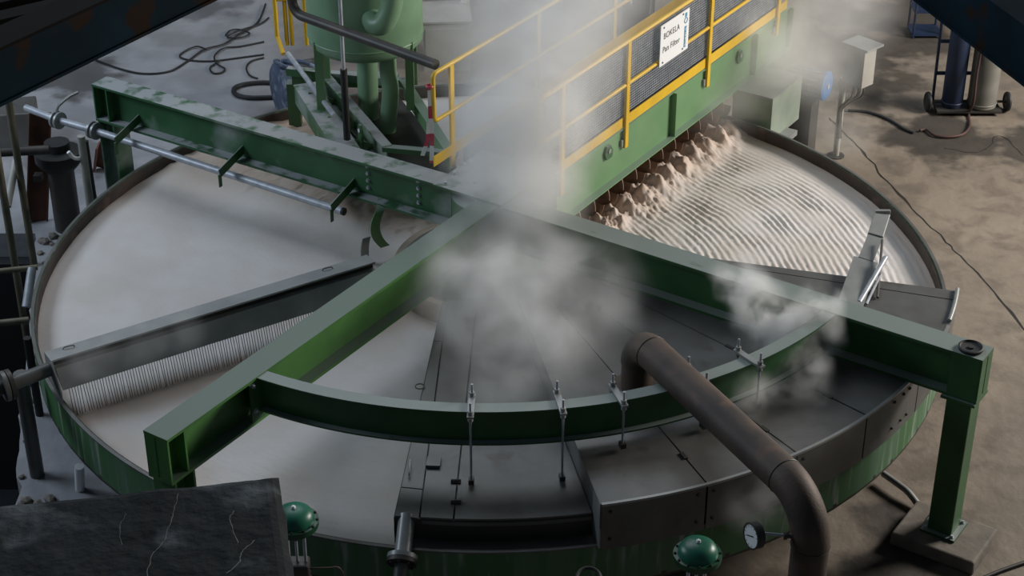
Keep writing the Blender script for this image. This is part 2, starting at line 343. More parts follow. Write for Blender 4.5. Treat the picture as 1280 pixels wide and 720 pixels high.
for a in angs:
    aa = a if a <= 180 else a - 360; ca, sa = math.cos(R_(a)), math.sin(R_(a))
    for r in rad:
        z, b_ = cake_h(aa, r); vs.append((r * ca, r * sa, z)); brn.append(b_)
nr = len(rad); na = len(angs)
fc = [(i * nr + j, i * nr + j + 1, ((i + 1) % na) * nr + j + 1, ((i + 1) % na) * nr + j) for i in range(na) for j in range(nr - 1)]
me = bpy.data.meshes.new('filter_cake'); me.from_pydata(vs, [], fc); me.materials.append(CAKEM)
at_ = me.attributes.new('brown', 'FLOAT', 'POINT'); at_.data.foreach_set('value', brn)
me.polygons.foreach_set('use_smooth', [True] * len(me.polygons))
o = bpy.data.objects.new('filter_cake', me); COL.objects.link(o)
tag(o, 'wet whitish filter cake spread over the pan, rippled beside the screw', 'filter cake', kind='stuff')
# ------------------------------------------------------------------ cross beams
ZT, ZB = 2.26, 1.77
def ibeam(root, a, off, s0, s1, material, wd=.28):
    d = V(math.cos(R_(a)), math.sin(R_(a)), 0); n = V(math.sin(R_(a)), -math.cos(R_(a)), 0)
    P = lambda s, o_, z: d * s + n * (off + o_) + V(0, 0, z)
    MB().bar(P(s0, 0, ZT - .015), P(s1, 0, ZT - .015), wd, .03).build('top_flange', material, root)
    MB().bar(P(s0, 0, ZB + .015), P(s1, 0, ZB + .015), wd, .03).build('bottom_flange', material, root)
    MB().bar(P(s0, 0, (ZT + ZB) / 2), P(s1 - .004, 0, (ZT + ZB) / 2), .028, ZT - ZB - .062).build('web', material, root)
    for s in (s1 - .01, s1 - .22):
        for q in (-1, 1):
            MB().bar(P(s, q * .015, (ZT + ZB) / 2), P(s, q * (wd / 2 - .004), (ZT + ZB) / 2), .02, ZT - ZB - .064).build('stiffener', material, root)
    return P
# back-left beam
BA = thing('support_beam', pol(148.3, 5.4, 0), 'dusty green support beam carrying the grey wash pipe at the back', 'beam', 'green beams crossing the pan')
PA = ibeam(BA, 148.3, -.07, .3, 5.63, GREENA)
def postI(root, P, s, material, z0=0., z1=ZB, wd=.26, base=True):
    c = P(s, 0, 0)
    d = (P(s + 1, 0, 0) - c); n = (P(s, 1, 0) - c)
    for q in (-1, 1):
        MB().bar(c + d * (q * (wd / 2 - .012)) + V(0, 0, z0), c + d * (q * (wd / 2 - .012)) + V(0, 0, z1), .024, wd, tuple(n)).build('post_flange', material, root)
    MB().bar(c + V(0, 0, z0), c + V(0, 0, z1), .02, wd - .05, tuple(d)).build('post_web', material, root)
    if base: MB().bar(c + V(0, 0, z0), c + V(0, 0, z0 + .03), .45, .45, tuple(n)).build('base_plate', material, root)
postI(BA, PA, 5.48, GREENA)
bolt = None
for s in (1.57, .88):
    for z in (2.17, 2.08, 1.99, 1.90):
        p = PA(s, -.028, z); rot = V(0, 0, 1).rotation_difference(PA(0, -1, 0) - PA(0, 0, 0)).to_euler()
        if bolt is None: bolt = local(hexbolt(.02, .025), 'bolt', GALV, BA, p, rot)
        else: inst(bolt, p, BA, rot)
MB().bar(PA(.45, -.02, 2.015), PA(1.72, -.02, 2.015), .012, .36).build('splice_plate', GREENA, BA)
for s in (5.02, 3.40, 1.78):       # brackets that hold the wash pipe
    mb = MB(); mb.bar(PA(s, -.0, 1.90), PA(s, -.46, 1.77), .012, .11)
    mb.bar(PA(s, -.46, 1.76), PA(s, -.46, 1.60), .012, .05, tuple(PA(0, 1, 0) - PA(0, 0, 0)))
    mb.build('pipe_bracket', GREEN, BA)
# front-left beam
BB = thing('support_beam', pol(-123.4, 5.3, 0), 'green support beam reaching the front, with an open channel end', 'beam', 'green beams crossing the pan')
PB = ibeam(BB, -123.4, -.15, .25, 5.42, GREENB)
postI(BB, PB, 5.25, GREENB)
# right beam
BC = thing('support_beam', pol(-34, 5.4, 0), 'green support beam over the hood, capped by a black ring and standing on a column', 'beam', 'green beams crossing the pan')
PC = ibeam(BC, -34, .13, .35, 5.72, GREEN)
cc = PC(5.55, 0, 0)
for q in (-1, 1):
    MB().bar(PC(5.42, q * .13, 2.015), PC(5.70, q * .13, 2.015), .016, .43).build('side_plate', GREEN, BC)
MB().bar(PC(5.55, 0, .16), PC(5.55, 0, ZB), .25, .25, tuple(PC(0, 1, 0) - PC(0, 0, 0))).build('column', GREEN, BC, bevel=.012)
MB().bar(PC(5.55, 0, 1.74), PC(5.55, 0, 1.77), .34, .34, tuple(PC(0, 1, 0) - PC(0, 0, 0))).build('head_plate', GREEN, BC)
MB().bar(PC(5.55, 0, .15), PC(5.55, 0, .175), .36, .36, tuple(PC(0, 1, 0) - PC(0, 0, 0))).build('base_plate', GREEN, BC)
MB().lathe([(.115, 0), (.12, .03), (.105, .036), (.095, .02), (.03, .014), (.028, .03), (0, .03)], PC(5.55, .01, ZT), 28).build('cap_ring', BLACK, BC, True)
for q in ((-.14, -.14), (.14, -.14), (-.14, .14), (.14, .14)):
    local(hexbolt(.016, .03), 'anchor_bolt', GALV, BC, PC(5.55 + q[0], q[1], .175))
mb = MB(); c = PC(5.60, .04, 0); ft = [(-.46, -.33), (.42, -.33), (.42, .33), (-.46, .33)]
d = PC(1, 0, 0) - PC(0, 0, 0); n = PC(0, 1, 0) - PC(0, 0, 0)
pp = [c + d * a_ + n * b_ for a_, b_ in ft]
mb.hexa([p + V(0, 0, .001) for p in pp] + [c + (p - c) * .97 + V(0, 0, .15) for p in pp])
tag(mb.build('concrete_footing', CONC, bevel=.02), 'low concrete footing block under the green column', 'footing')
# hub
HUB = thing('hub_plate', (0, 0, .8), 'green bolted hub plate where the beams and walkway meet', 'hub')
mb = MB(); mb.lathe([(.55, .82), (.55, 1.75), (.42, 1.78), (.42, 2.2)], n=28); mb.build('drum', GREEN, HUB, True)
MB().bar(W(-.28, -.12, 2.27), W(.72, -.12, 2.27), .9, .03).build('plate', GREENA, HUB)
for s, of in ((-.2, -.45), (.05, -.5), (.3, -.55), (.0, -.2), (.4, -.2), (.2, .2)):
    local(hexbolt(.022, .03), 'bolt', GALV, HUB, W(s, of, 2.285))
# curved scraper plates beneath the back-left beam near the hub
def strip(pts, wd, th, wdir, name, m, lab):
    p = smoothpath(pts, 6); wv = V(wdir).normalized() * wd / 2; vs = []
    for i, q in enumerate(p):
        d = (p[min(i + 1, len(p) - 1)] - p[max(i - 1, 0)]).normalized(); nn = d.cross(wv).normalized() * th / 2
        vs += [q - wv - nn, q + wv - nn, q + wv + nn, q - wv + nn]
    k = len(p); f = [(4 * i + j, 4 * i + 4 + j, 4 * i + 4 + (j + 1) % 4, 4 * i + (j + 1) % 4) for i in range(k - 1) for j in range(4)] + [(0, 1, 2, 3), (4 * k - 1, 4 * k - 2, 4 * k - 3, 4 * k - 4)]
    return tag(MB().add(vs, f).build(name, m, None, True), lab, 'scraper')
strip([(-1.232, 0.701, 1.800), (-1.246, 0.468, 1.760), (-1.290, 0.389, 1.660), (-1.302, 0.365, 1.550), (-1.272, 0.395, 1.420), (-1.207, 0.442, 1.300)], .12, .015, (.8, .5, 0), 'scraper_plate', GREENL, 'curved green scraper plate hanging under the dusty beam')
strip([(-1.401, 0.324, 1.480), (-1.421, 0.300, 1.380), (-1.430, 0.325, 1.220), (-1.430, 0.389, 1.100)], .10, .015, (.8, .5, 0), 'scraper_plate', STEELL, 'small grey curved plate below the green scraper')
# ------------------------------------------------------------------ curved ring beam
RB = thing('curved_beam', (0, -4.15, 1.88), 'curved green beam bridging the front-left and right support beams', 'beam')
MB().arc([(4.10, 2.232), (4.24, 2.232), (4.24, 2.25), (4.10, 2.25)], -121.9, -36.2, 64).build('top_flange', GREEN, RB, True)
MB().arc([(4.10, 1.885), (4.24, 1.885), (4.24, 1.903), (4.10, 1.903)], -121.9, -36.2, 64).build('bottom_flange', GREEN, RB, True)
MB().arc([(4.16, 1.904), (4.18, 1.904), (4.18, 2.231), (4.16, 2.231)], -121.9, -36.2, 64).build('web', GREEN, RB, True)
ep = PB(4.2, .155, 2.06)
MB().bar(PB(4.06, -.135, 2.015), PB(4.34, -.135, 2.015), .02, .41).build('end_plate', GREEN, RB)
for s in (4.12, 4.30):
    for z in (2.2, 1.93):
        local(hexbolt(.018, .025), 'bolt', GALV, RB, PB(s, -.147, z), V(0, 0, 1).rotation_difference(PB(0, -1, 0) - PB(0, 0, 0)).to_euler())
# hangers: clamp plate over the ring beam and threaded rods down to the hood
def hanger(a, lab, rods=(1, 1), zfoot=1.5):
    H_ = thing('hanger_clamp', pol(a, 4.17, zfoot), lab, 'clamp', 'steel hangers clamped to the curved beam')
    MB().bar(pol(a, 3.98, 2.265), pol(a, 4.36, 2.265), .06, .02).build('clamp_plate', STEELL, H_)
    for q, r in enumerate((4.02, 4.32)):
        if rods[q]:
            rd = MB().cyl(pol(a, r, zfoot + (.02 if q else .3)), pol(a, r, 2.40), .011, 8).build('threaded_rod', GALV, H_, True)
            MB().lathe([(.026, 0), (.026, .035), (0, .035)], pol(a, r, 2.28), 6).build('nut', STEELL, rd)
            MB().lathe([(.026, 0), (.026, .03), (0, .03)], pol(a, r, 2.21), 6).build('nut', STEELL, rd)
    MB().box(pol(a, 4.32, zfoot + .035), (.07, .05, .05), a).build('foot_block', DARKST, H_)
hanger(-91.7, 'steel hanger clamp over the lower left hood section', zfoot=1.52)
hanger(-80.8, 'hazy steel hanger clamp beside the hood step', zfoot=1.52)
hanger(-73.4, 'steel hanger clamp just left of the rusty pipe foot', zfoot=1.79)
hanger(-62.5, 'steel hanger mostly hidden behind the sloping rusty pipe', zfoot=1.79)
hanger(-54.3, 'steel hanger clamp in the steam right of the rusty pipe', zfoot=1.79)
# ------------------------------------------------------------------ hood
def plate(pts, z, th, name, m, parent):
    mb = MB(); n = len(pts); vs = [(p[0], p[1], z - th) for p in pts] + [(p[0], p[1], z) for p in pts]
    mb.add(vs, [tuple(range(n))[::-1], tuple(range(n, 2 * n))] + [(i, (i + 1) % n, n + (i + 1) % n, n + i) for i in range(n)])
    return mb.build(name, m, parent)
def arcpts(a0, a1, r, n): return [(r * math.cos(R_(a0 + (a1 - a0) * i / n)), r * math.sin(R_(a0 + (a1 - a0) * i / n))) for i in range(n + 1)]
def lerp2(a, b, t): return (a[0] + (b[0] - a[0]) * t, a[1] + (b[1] - a[1]) * t)
HL = thing('steam_hood', (0, -3.5, 1.2), 'low grey steel hood section with narrow left panels and a drain pipe', 'hood', 'grey steel hood over the pan')
E0, E1 = (-.50, -1.10), (-.80, -4.755); S0, S1 = (-.44, -1.10), (-.575, -4.79); T0_, T1 = (-.13, -1.1), (-.275, -4.815)
K0, K1 = (pol(-78.6, 1.1, 0).x, pol(-78.6, 1.1, 0).y), (pol(-78.6, 4.82, 0).x, pol(-78.6, 4.82, 0).y)
zl = 1.50; g = .008
def quad(a0, a1, b0, b1, t0, t1, name, z=zl):
    p = [lerp2(a0, a1, t0), lerp2(a0, a1, t1), lerp2(b0, b1, t1), lerp2(b0, b1, t0)]
    p = [(p[0][0] + g, p[0][1]), (p[1][0] + g, p[1][1]), (p[2][0] - g, p[2][1]), (p[3][0] - g, p[3][1])]
    return plate(p, z, .02, name, STEEL, HL)
quad(E0, E1, S0, S1, 0, .212, 'panel'); quad(E0, E1, S0, S1, .216, .885, 'panel'); quad(E0, E1, S0, S1, .889, 1., 'panel')
quad(S0, S1, T0_, T1, 0, 1, 'panel', zl + .012)
pp = [lerp2(T0_, T1, 0)] + [T1] + arcpts(-92.9, -78.7, 4.82, 8) + [K0]
pp = [(x + (g if i < 2 else 0), y) for i, (x, y) in enumerate(pp)]
plate(pp, zl + .012, .02, 'panel', STEEL, HL)
MB().arc([(4.825, 1.27), (4.825, 1.49), (4.81, 1.49), (4.81, 1.27)], -99.4, -78.7, 20).build('skirt', DARKST, HL, True)
MB().arc([(4.83, 1.44), (4.83, 1.478), (4.815, 1.478), (4.815, 1.44)], -96.6, -78.7, 20).build('skirt_band', STEEL, HL, True)
MB().bar((E0[0], E0[1], 1.335), (E1[0], E1[1], 1.335), .012, .29).build('side_wall', DARKST, HL)
plate([E0, E1] + arcpts(-99, -78.7, 4.80, 6) + [K0], 1.468, .012, 'seam_shade_plate', DARKST, HL)  # dark sheet added for the shadow inside the panel gaps
mb = MB(); hp = [(-0.700, -3.942, 1.510), (-0.696, -4.010, 1.560), (-0.692, -4.242, 1.560), (-0.696, -4.175, 1.510)]
mb.tube([hp[0]] + bend(hp[0], hp[1], hp[2], .02, 4) + bend(hp[1], hp[2], hp[3], .02, 4) + [hp[3]], .008, 8).build('handle', GALV, HL, True)
for px in ((-0.268, -4.285, 1.520), (-0.259, -4.591, 1.520)):
    mb = MB(); mb.box(px, (.09, .045, .02), -4); mb.cyl((px[0] - .045, px[1], px[2] + .012), (px[0] + .045, px[1], px[2] + .012), .014, 8); mb.build('hinge', DARKST, HL)
mb = MB(); p = (-0.480, -4.006, 1.530); mb.box((p[0], p[1], p[2]), (.13, .14, .03), -4); mb.build('latch_plate', STEEL, HL)
mb = MB(); p = (-0.662, -2.729, 1.512); mb.torus(p, .045, .006, n=20, m=6); mb.build('lifting_ring', DARKST, HL)
HR = thing('steam_hood', (2.5, -3.0, 1.29), 'raised grey steel hood section with radial seams under the rusty pipe', 'hood', 'grey steel hood over the pan')
seams = [-78.5, -67.2, -56.2, -45.5, -34.0, -25.5, -17.6, -15.3]
zr = 1.77
for i in range(len(seams) - 1):
    a0, a1 = seams[i] + .1, seams[i + 1] - .1; n = max(3, int((a1 - a0) * 1.2))
    plate(arcpts(a0, a1, 5.05, n) + arcpts(a1, a0, 1.12, max(2, n // 3)), zr, .02, 'panel', STEEL, HR)
    MB().arc([(5.052, 1.27), (5.052, zr - .022), (5.038, zr - .022), (5.038, 1.27)], a0 + .02, a1 - .02, n).build('skirt', STEEL, HR, True)
    for r_ in (2.0, 3.4, 4.6):
        if i < 5: local(MB().box((0, 0, 0), (.10, .035, .014)), 'strap', DARKST, HR, pol(seams[i + 1], r_, zr + .006), (0, 0, R_(seams[i + 1])))
plate(arcpts(-78.4, -15.4, 5.03, 50) + arcpts(-15.4, -78.4, 1.15, 20), zr - .024, .012, 'seam_shade_plate', DARKST, HR)  # dark sheet added so the radial seams show inner shadow
MB().bar(pol(-78.5, 1.12, 1.64), pol(-78.5, 5.05, 1.64), .012, .27).build('step_wall', STEEL, HR)
MB().bar(pol(-78.5, 5.05, 1.52), pol(-78.5, 4.80, 1.52), .014, .47).build('step_edge', STEELL, HR)
MB().bar(pol(-15.35, 1.12, 1.5), pol(-15.35, 5.05, 1.5), .012, .5).build('back_wall', STEEL, HR)
MB().tube([pol(a, 5.04, zr + .02) for a in [-15.3 - i * .5 for i in range(16)]], .022, 10).build('lip_bar', STEELL, HR, True)
MB().arc([(5.06, zr - .02), (5.06, zr + .004), (5.03, zr + .004), (5.03, zr - .02)], -78.4, -23.5, 60).build('edge_trim', STEELL, HR, True)
for a in (-77.5, -68.2, -66.4, -55.3, -38.0, -36.6, -40):
    for z in (1.68, 1.38):
        local(hexbolt(.014, .016), 'bolt', DARKST, HR, pol(a, 5.053, z), (R_(90), 0, R_(a + 90)))
# ------------------------------------------------------------------ rusty vapour pipe
VP = thing('vapour_pipe', (1.42, -3.18, 1.77), 'thick rusty brown pipe rising from the hood and bending down outside the pan', 'pipe')
q0 = V(1.42, -3.18, 1.78); q1 = V(1.42, -3.18, 2.33); q2 = V(2.704, -5.668, 2.33); q3 = V(2.704, -5.668, 0.02)
e1 = bend(q0, q1, q2, .24, 10); e2 = bend(q1, q2, q3, .42, 14)
MB().tube([q0, e1[0]], .152, 28).build('riser', RUST, VP, True)
MB().tube(e1, .162, 28).build('elbow', RUST, VP, True)
MB().tube([e1[-1], e2[0]], .162, 28).build('sloping_run', RUST, VP, True)
MB().tube(e2, .162, 28).build('elbow', RUST, VP, True)
MB().tube([e2[-1], q3], .158, 28).build('down_leg', RUST, VP, True)
for p, d in ((e1[-1], q2 - q1), (e2[0], q2 - q1), (e2[-1], V(0, 0, 1))):
    MB().torus(p, .162, .006, d, 28, 6).build('weld_seam', DARKST, VP, True)
MB().lathe([(.26, 0), (.26, .03), (.16, .03)], (1.42, -3.18, 1.775), 32).build('foot_flange', RUST, VP, True)
# gauge on the pipe
GZ = 2.025
GA = thing('pressure_gauge', (2.210, -5.700, GZ - .12), 'round white pressure gauge with dark case screwed to the rusty pipe', 'gauge')
gc = V(2.210, -5.700, GZ); gn = V(-.90, -.42, .10).normalized(); gs = V(2.704 - .16, -5.668 - .02, GZ - .01)
MB().lathe([(.0, -.07), (.10, -.07), (.112, -.06), (.112, 0), (.116, .004), (.116, .014), (.103, .016), (.1, .008)], gc, 32, gn).build('case', DARKST, GA, True)
DI = MB().lathe([(.101, .0), (.101, .009), (0, .009)], gc, 32, gn).build('dial', WHITE, GA)
qn = V(0, 0, 1).rotation_difference(gn)
mb = MB(); mb.add([gc + qn @ V(*p) for p in ((-.05, .038, .013), (-.046, .046, .013), (.034, -.02, .013), (.028, -.03, .013))], [(0, 1, 2, 3)]); mb.build('needle', INK, DI)
for i in range(11):
    a = R_(-135 + 27 * i + 90); t0, t1 = .078, .094
    MB().add([gc + qn @ V(math.cos(a + e) * r_, math.sin(a + e) * r_, .011) for r_, e in ((t0, -.03), (t1, -.03), (t1, .03), (t0, .03))], [(0, 1, 2, 3)]).build('scale_mark', INK, DI)
MB().cyl(gc + V(.06, .04, 0), gs, .014, 10).build('stem', GALV, GA, True)
MB().lathe([(.03, 0), (.03, .05), (.02, .055), (.02, .08), (.032, .085), (.032, .11), (0, .11)], gs + V(.04, 0, 0), 10, (-1, 0, 0)).build('valve_nut', DARKST, GA)
# ------------------------------------------------------------------ diaphragm actuators
def actuator(c, lab, base_z=0.):
    A = thing('diaphragm_valve', (c[0], c[1], base_z), lab, 'valve', 'green domed diaphragm valves before the pan')
    z = c[2]
    MB().lathe([(.172, z + .02), (.17, z + .035), (.165, z + .06), (.145, z + .10), (.10, z + .128), (.04, z + .14), (0, z + .141)], (c[0], c[1], 0), 32).build('dome', VALVE, A, True)
    LB = MB().lathe([(.05, z - .15), (.10, z - .13), (.15, z - .08), (.165, z - .05), (.20, z - .04), (.205, z - .012), (.205, z + .02), (.17, z + .024)], (c[0], c[1], 0), 32).build('bowl', VALVED, A, True)
    MB().lathe([(.02, z + .138), (.02, z + .155), (.012, z + .165), (0, z + .167)], (c[0], c[1], 0), 12).build('vent_plug', WHITE, A, True)
    b0 = None
    for i in range(12):
        p = (c[0] + .19 * math.cos(i * math.pi / 6), c[1] + .19 * math.sin(i * math.pi / 6), z + .024)
        b0 = local(hexbolt(.010, .012), 'flange_bolt', BLACK, LB, p) if b0 is None else inst(b0, p, LB)
    mb = MB(); mb.arc([(.06, 0), (.075, 0), (.075, .001), (.06, .001)], -40, 60, 8); mb.v = [(x + c[0] - .06, y + c[1] - .01, zz + z + .126) for x, y, zz in mb.v]
    MB().box((c[0] + .01, c[1] - .075, z + .118), (.055, .025, .008)).build('maker_plate', REDP, A)
    for q in (-1, 1): MB().cyl((c[0] + q * .07, c[1], z - .42), (c[0] + q * .07, c[1], z - .12), .014, 8).build('yoke_rod', GALV, A, True)
    MB().cyl((c[0], c[1], z - .45), (c[0], c[1], z - .13), .012, 8).build('spindle', GALV, A, True)
    MB().box((c[0], c[1], z - .50), (.2, .16, .16)).build('bonnet', DARKST, A, bevel=.02)
    MB().lathe([(.07, base_z), (.07, z - .85), (.12, z - .80), (.14, z - .68), (.10, z - .58), (0, z - .58)], (c[0], c[1], 0), 24).build('valve_body', RUST, A, True)
    return A
A1 = actuator((1.791, -5.573, 1.720), 'green domed valve beside the pressure gauge')
A2 = actuator((-1.578, -5.453, 1.980), 'green domed valve peeping out beside the foreground concrete slab')
p = (-1.578, -5.453, 1.980)
tag(MB().tube(smoothpath([(p[0] + .1, p[1], 1.48), (p[0] + .25, p[1] - .02, 1.50), (p[0] + .36, p[1], 1.47), (p[0] + .38, p[1] + .02, 1.2), (p[0] + .38, p[1], .02)]), .008, 8).build('instrument_tube', RUST, None, True), 'thin bent copper tube beside the left domed valve', 'tube')
p2 = (0.895, -5.418, 1.350)
V3 = thing('handwheel', (p2[0], p2[1], 0), 'dark handwheel at the bottom edge left of the green valve', 'handwheel')
MB().torus(p2, .10, .016, (0, -.3, 1), 24, 8).build('wheel', BLACK, V3, True); MB().cyl((p2[0], p2[1], 0.0), p2, .02, 10).build('spindle', DARKST, V3, True)
# drain stub with flange at the hood front
DS = thing('drain_pipe', (-.65, -5.0, 1.2), 'grey drain pipe with bolted flange leaving the low hood section', 'pipe')
d0 = V((-0.691, -4.829, 1.420)); d1 = V((-0.719, -5.065, 1.280))
ax = (d1 - d0).normalized()
MB().tube([d0 + V(0, .12, .04), d1], .075, 20).build('stub', STEELL, DS, True)
MB().lathe([(.075, -.02), (.135, -.02), (.135, .02), (.075, .02)], d1, 28, ax).build('flange', STEELL, DS, True)
MB().lathe([(.075, .024), (.135, .024), (.135, .06), (.075, .06)], d1, 28, ax).build('flange', DARKST, DS, True)
d2 = d1 + ax * .2; MB().tube([d1 + ax * .06] + bend(d1 + ax * .06, d1 + ax * .24 + V(0, 0, -.03), d1 + ax * .24 + V(-.5, -.1, -.08), .10, 8) + [d1 + ax * .24 + V(-.5, -.1, -.08)], .062, 18).build('elbow', STEEL, DS, True)
for i in range(8):
    q = V(0, 0, 1).rotation_difference(ax); local(hexbolt(.012, .02), 'bolt', DARKST, DS, d1 + q @ V(.11 * math.cos(i * .785), .11 * math.sin(i * .785), .06), q.to_euler())
# ------------------------------------------------------------------ wash trough with curtain of jets
TU = V(math.cos(R_(32.6)), math.sin(R_(32.6)), 0); TN = V(math.sin(R_(32.6)), -math.cos(R_(32.6)), 0)
TO = V((-4.384, -2.368, 1.680)); TL_ = 3.62
def TP(s, n_, z): return TO + TU * s + TN * n_ + V(0, 0, z - TO.z)
WT = thing('wash_trough', TP(0, .1, 1.2), 'long grey steel wash trough laid over the left side of the pan', 'trough')
MB().bar(TP(0, .09, 1.67), TP(TL_, .09, 1.67), .19, .02).build('top_plate', STEELL, WT)
MB().bar(TP(0, .0, 1.56), TP(TL_, .0, 1.56), .012, .2).build('backing_plate', STEELL, WT)
MB().bar(TP(0.01, .12, 1.60), TP(TL_, .12, 1.60), .012, .12).build('recess_plate', DARKST, WT)
mb = MB(); mb.hexa([TP(.02, .33, 1.40), TP(TL_, .33, 1.40), TP(TL_, .32, 1.40), TP(.02, .32, 1.40), TP(.02, .20, 1.585), TP(TL_, .20, 1.585), TP(TL_, .12, 1.585), TP(.02, .12, 1.585)]); mb.build('apron', STEELL, WT)
mb = MB(); e = [TP(0, -.006, 1.68), TP(0, .19, 1.68), TP(0, .36, 1.40), TP(0, .36, 1.28), TP(0, -.006, 1.46)]
mb.add(e + [q - TU * .014 for q in e], [(0, 1, 2, 3, 4), (9, 8, 7, 6, 5)] + [(i, (i + 1) % 5, 5 + (i + 1) % 5, 5 + i) for i in range(5)]); mb.build('end_plate', STEELL, WT)
mb = MB()
random.seed(3)
for i in range(120):
    s = .08 + i * .029; mb.cyl(TP(s, .335, 1.41), TP(s + random.uniform(-.01, .01), .40 + random.uniform(-.01, .02), 1.12), .0038, 5)
tag(mb.build('water_jets', JET, WT), kind='stuff')
for s in (.16, 3.05):
    mb = MB(); mb.tube(smoothpath([TP(s, .05, 1.68), TP(s + .02, .05, 1.70), TP(s + .1, .06, 1.70), TP(s + .12, .06, 1.68)]), .006, 6); mb.build('lifting_eye', DARKST, WT, True)
FP = thing('feed_pipe', TP(-.5, .1, 1.2), 'grey feed pipe with round flange running into the wash trough end', 'pipe')
MB().tube([TP(-.44, .13, 1.52), TP(.0, .13, 1.56)], .072, 20).build('tube', STEEL, FP, True)
MB().lathe([(.072, -.025), (.155, -.025), (.155, .02), (.072, .02)], TP(-.43, .13, 1.52), 28, TU).build('flange', DARKST, FP, True)
MB().lathe([(.072, -.075), (.155, -.075), (.155, -.035), (.072, -.035)], TP(-.43, .13, 1.52), 28, TU).build('flange', STEEL, FP, True)
MB().tube([TP(-.50, .13, 1.52), TP(-1.6, .13, 1.4)], .072, 16).build('tube', DARKST, FP, True)
# ------------------------------------------------------------------ wash pipe along the back-left beam
WP = thing('wash_pipe', (-4.9, 2.6, 1.6), 'galvanised wash pipe with clamp couplings hung along the dusty beam', 'pipe')
w0 = V((-5.879, 3.355, 1.660)); w1 = V((-5.442, 3.025, 1.660)); w2 = V((-4.922, 2.726, 1.660)); w3 = V((-1.686, 0.617, 1.660))
MB().tube([w0 + (w0 - w1) * .1, w1], .045, 14).build('tube', GALV, WP, True)
MB().tube([w1, w2], .045, 14).build('tube', GALV, WP, True)
MB().tube([w2, w3], .045, 14).build('tube', GALV, WP, True)
dw = (w3 - w2).normalized()
MB().lathe([(.046, 0), (.046, .03), (0, .03)], w3, 14, dw).build('end_cap', BLACK, WP, True)
for p in (w1, w2):
    MB().lathe([(.06, -.05), (.11, -.05), (.11, -.02), (.075, -.02), (.075, .02), (.11, .02), (.11, .05), (.06, .05)], p, 20, dw).build('coupling', STEELL, WP, True)
mb = MB(); mb.tube(smoothpath([w1 + V(0, 0, .1), w1 + V(.02, .05, .17), w1 + V(.12, .2, .22), w1 + V(.22, .3, .24)]), .022, 8); mb.build('valve_lever', STEELL, WP, True)
RV = thing('riser_pipe', (w2.x - .12, w2.y + .05, 0), 'pale vertical pipe below the wash pipe coupling', 'pipe')
r0 = V((-5.091, 2.691, 1.600)); MB().tube([r0, (r0[0], r0[1], 0)], .05, 14).build('tube', PALE, RV, True)
MB().tube(smoothpath([(r0[0], r0[1], 1.3), (r0[0] - .1, r0[1] - .05, 1.32), (r0[0] - .16, r0[1] - .08, 1.42)]), .025, 10).build('side_branch', WHITE, RV, True)
r1 = V((-5.167, 3.169, 1.200)); 
tag(MB().tube([(r1[0], r1[1], 1.3), (r1[0] + .02, r1[1], 0)], .035, 10).build('drop_pipe', BLACK, None, True), 'black vertical pipe standing behind the pan rim near the dusty beam post', 'pipe')
# rake arm standing on the raised hood
RA = thing('rake_arm', (3.690, -1.662, 1.770), 'grey jointed steel rake arm leaning from the hood over the ripples', 'rake arm')
a0 = V((3.679, -1.711, 1.800)); a1 = V((3.983, -0.848, 1.860)); a2 = V((4.147, -0.450, 1.920)); a3 = V((4.293, -0.035, 1.970))
up = V(0, -.4, .9)
MB().bar(a0, a1, .26, .02, up).build('arm_plate', STEELL, RA); MB().bar(a1, a2, .16, .03, up).build('arm_plate', STEELL, RA)
MB().bar(a2, a3, .17, .06, up).build('head', STEELL, RA, bevel=.01); MB().bar(a3 + V(-.085, 0, .03), a3 + V(.085, 0, .03), .05, .05).build('head_cap', STEELL, RA, bevel=.01)
MB().tube([(3.797, -1.600, 1.790), (4.170, -0.936, 1.940)], .028, 12).build('strut', GALV, RA, True)
MB().tube([(4.002, -1.504, 1.790), (4.195, -0.592, 1.960)], .014, 8).build('rod', DARKST, RA, True)
MB().tube([(3.865, -1.631, 1.790), (4.076, -1.183, 1.860)], .014, 8).build('rod', GALV, RA, True)
# bent bar and hose lying on the floor near the footing
tag(MB().tube(smoothpath([(4.105, -2.251, 0.100), (4.242, -2.458, 0.100), (4.313, -2.567, 0.090), (4.396, -2.755, 0.050)]), .035, 10).build('bent_bar', STEELL, None, True), 'pale bent steel bar lying between the pan and the footing', 'bar')
tag(MB().tube(smoothpath([(4.810, -3.824, 0.020), (5.032, -3.704, 0.020), (5.341, -3.558, 0.020)]), .02, 8).build('floor_hose', BLACK, None, True), 'short black hose at the bottom right floor edge', 'hose')
# ------------------------------------------------------------------ screw conveyor under the walkway
SK = thing('screw_conveyor', W(2.8, .18, 1.2), 'brown steel screw conveyor turning in the cake under the walkway', 'screw conveyor')
MB().cyl(W(.85, .18, 1.43), W(5.2, .18, 1.43), .07, 16).build('shaft', SCREWM, SK, True)
fl = None
for i in range(12):
    s = 1.30 + i * .325
    mb = MB(); vs = []; n = 30
    for j in range(n + 1):
        a = 2 * math.pi * j / n; ds = .20 * (j / n - .5)
        for r_, t in ((.06, -.006), (.27, -.006), (.27, .006), (.06, .006)):
            vs.append(U57 * (ds + t) + N57 * (math.cos(a) * r_) + V(0, 0, math.sin(a) * r_))
    f = [(4 * j + k, 4 * j + 4 + k, 4 * j + 4 + (k + 1) % 4, 4 * j + (k + 1) % 4) for j in range(n) for k in range(4)]
    mb.add(vs, f)
    p = W(s, .18, 1.43)
    fl = local(mb, 'flight', SCREWM, SK, p, None, True) if fl is None else inst(fl, p, SK)
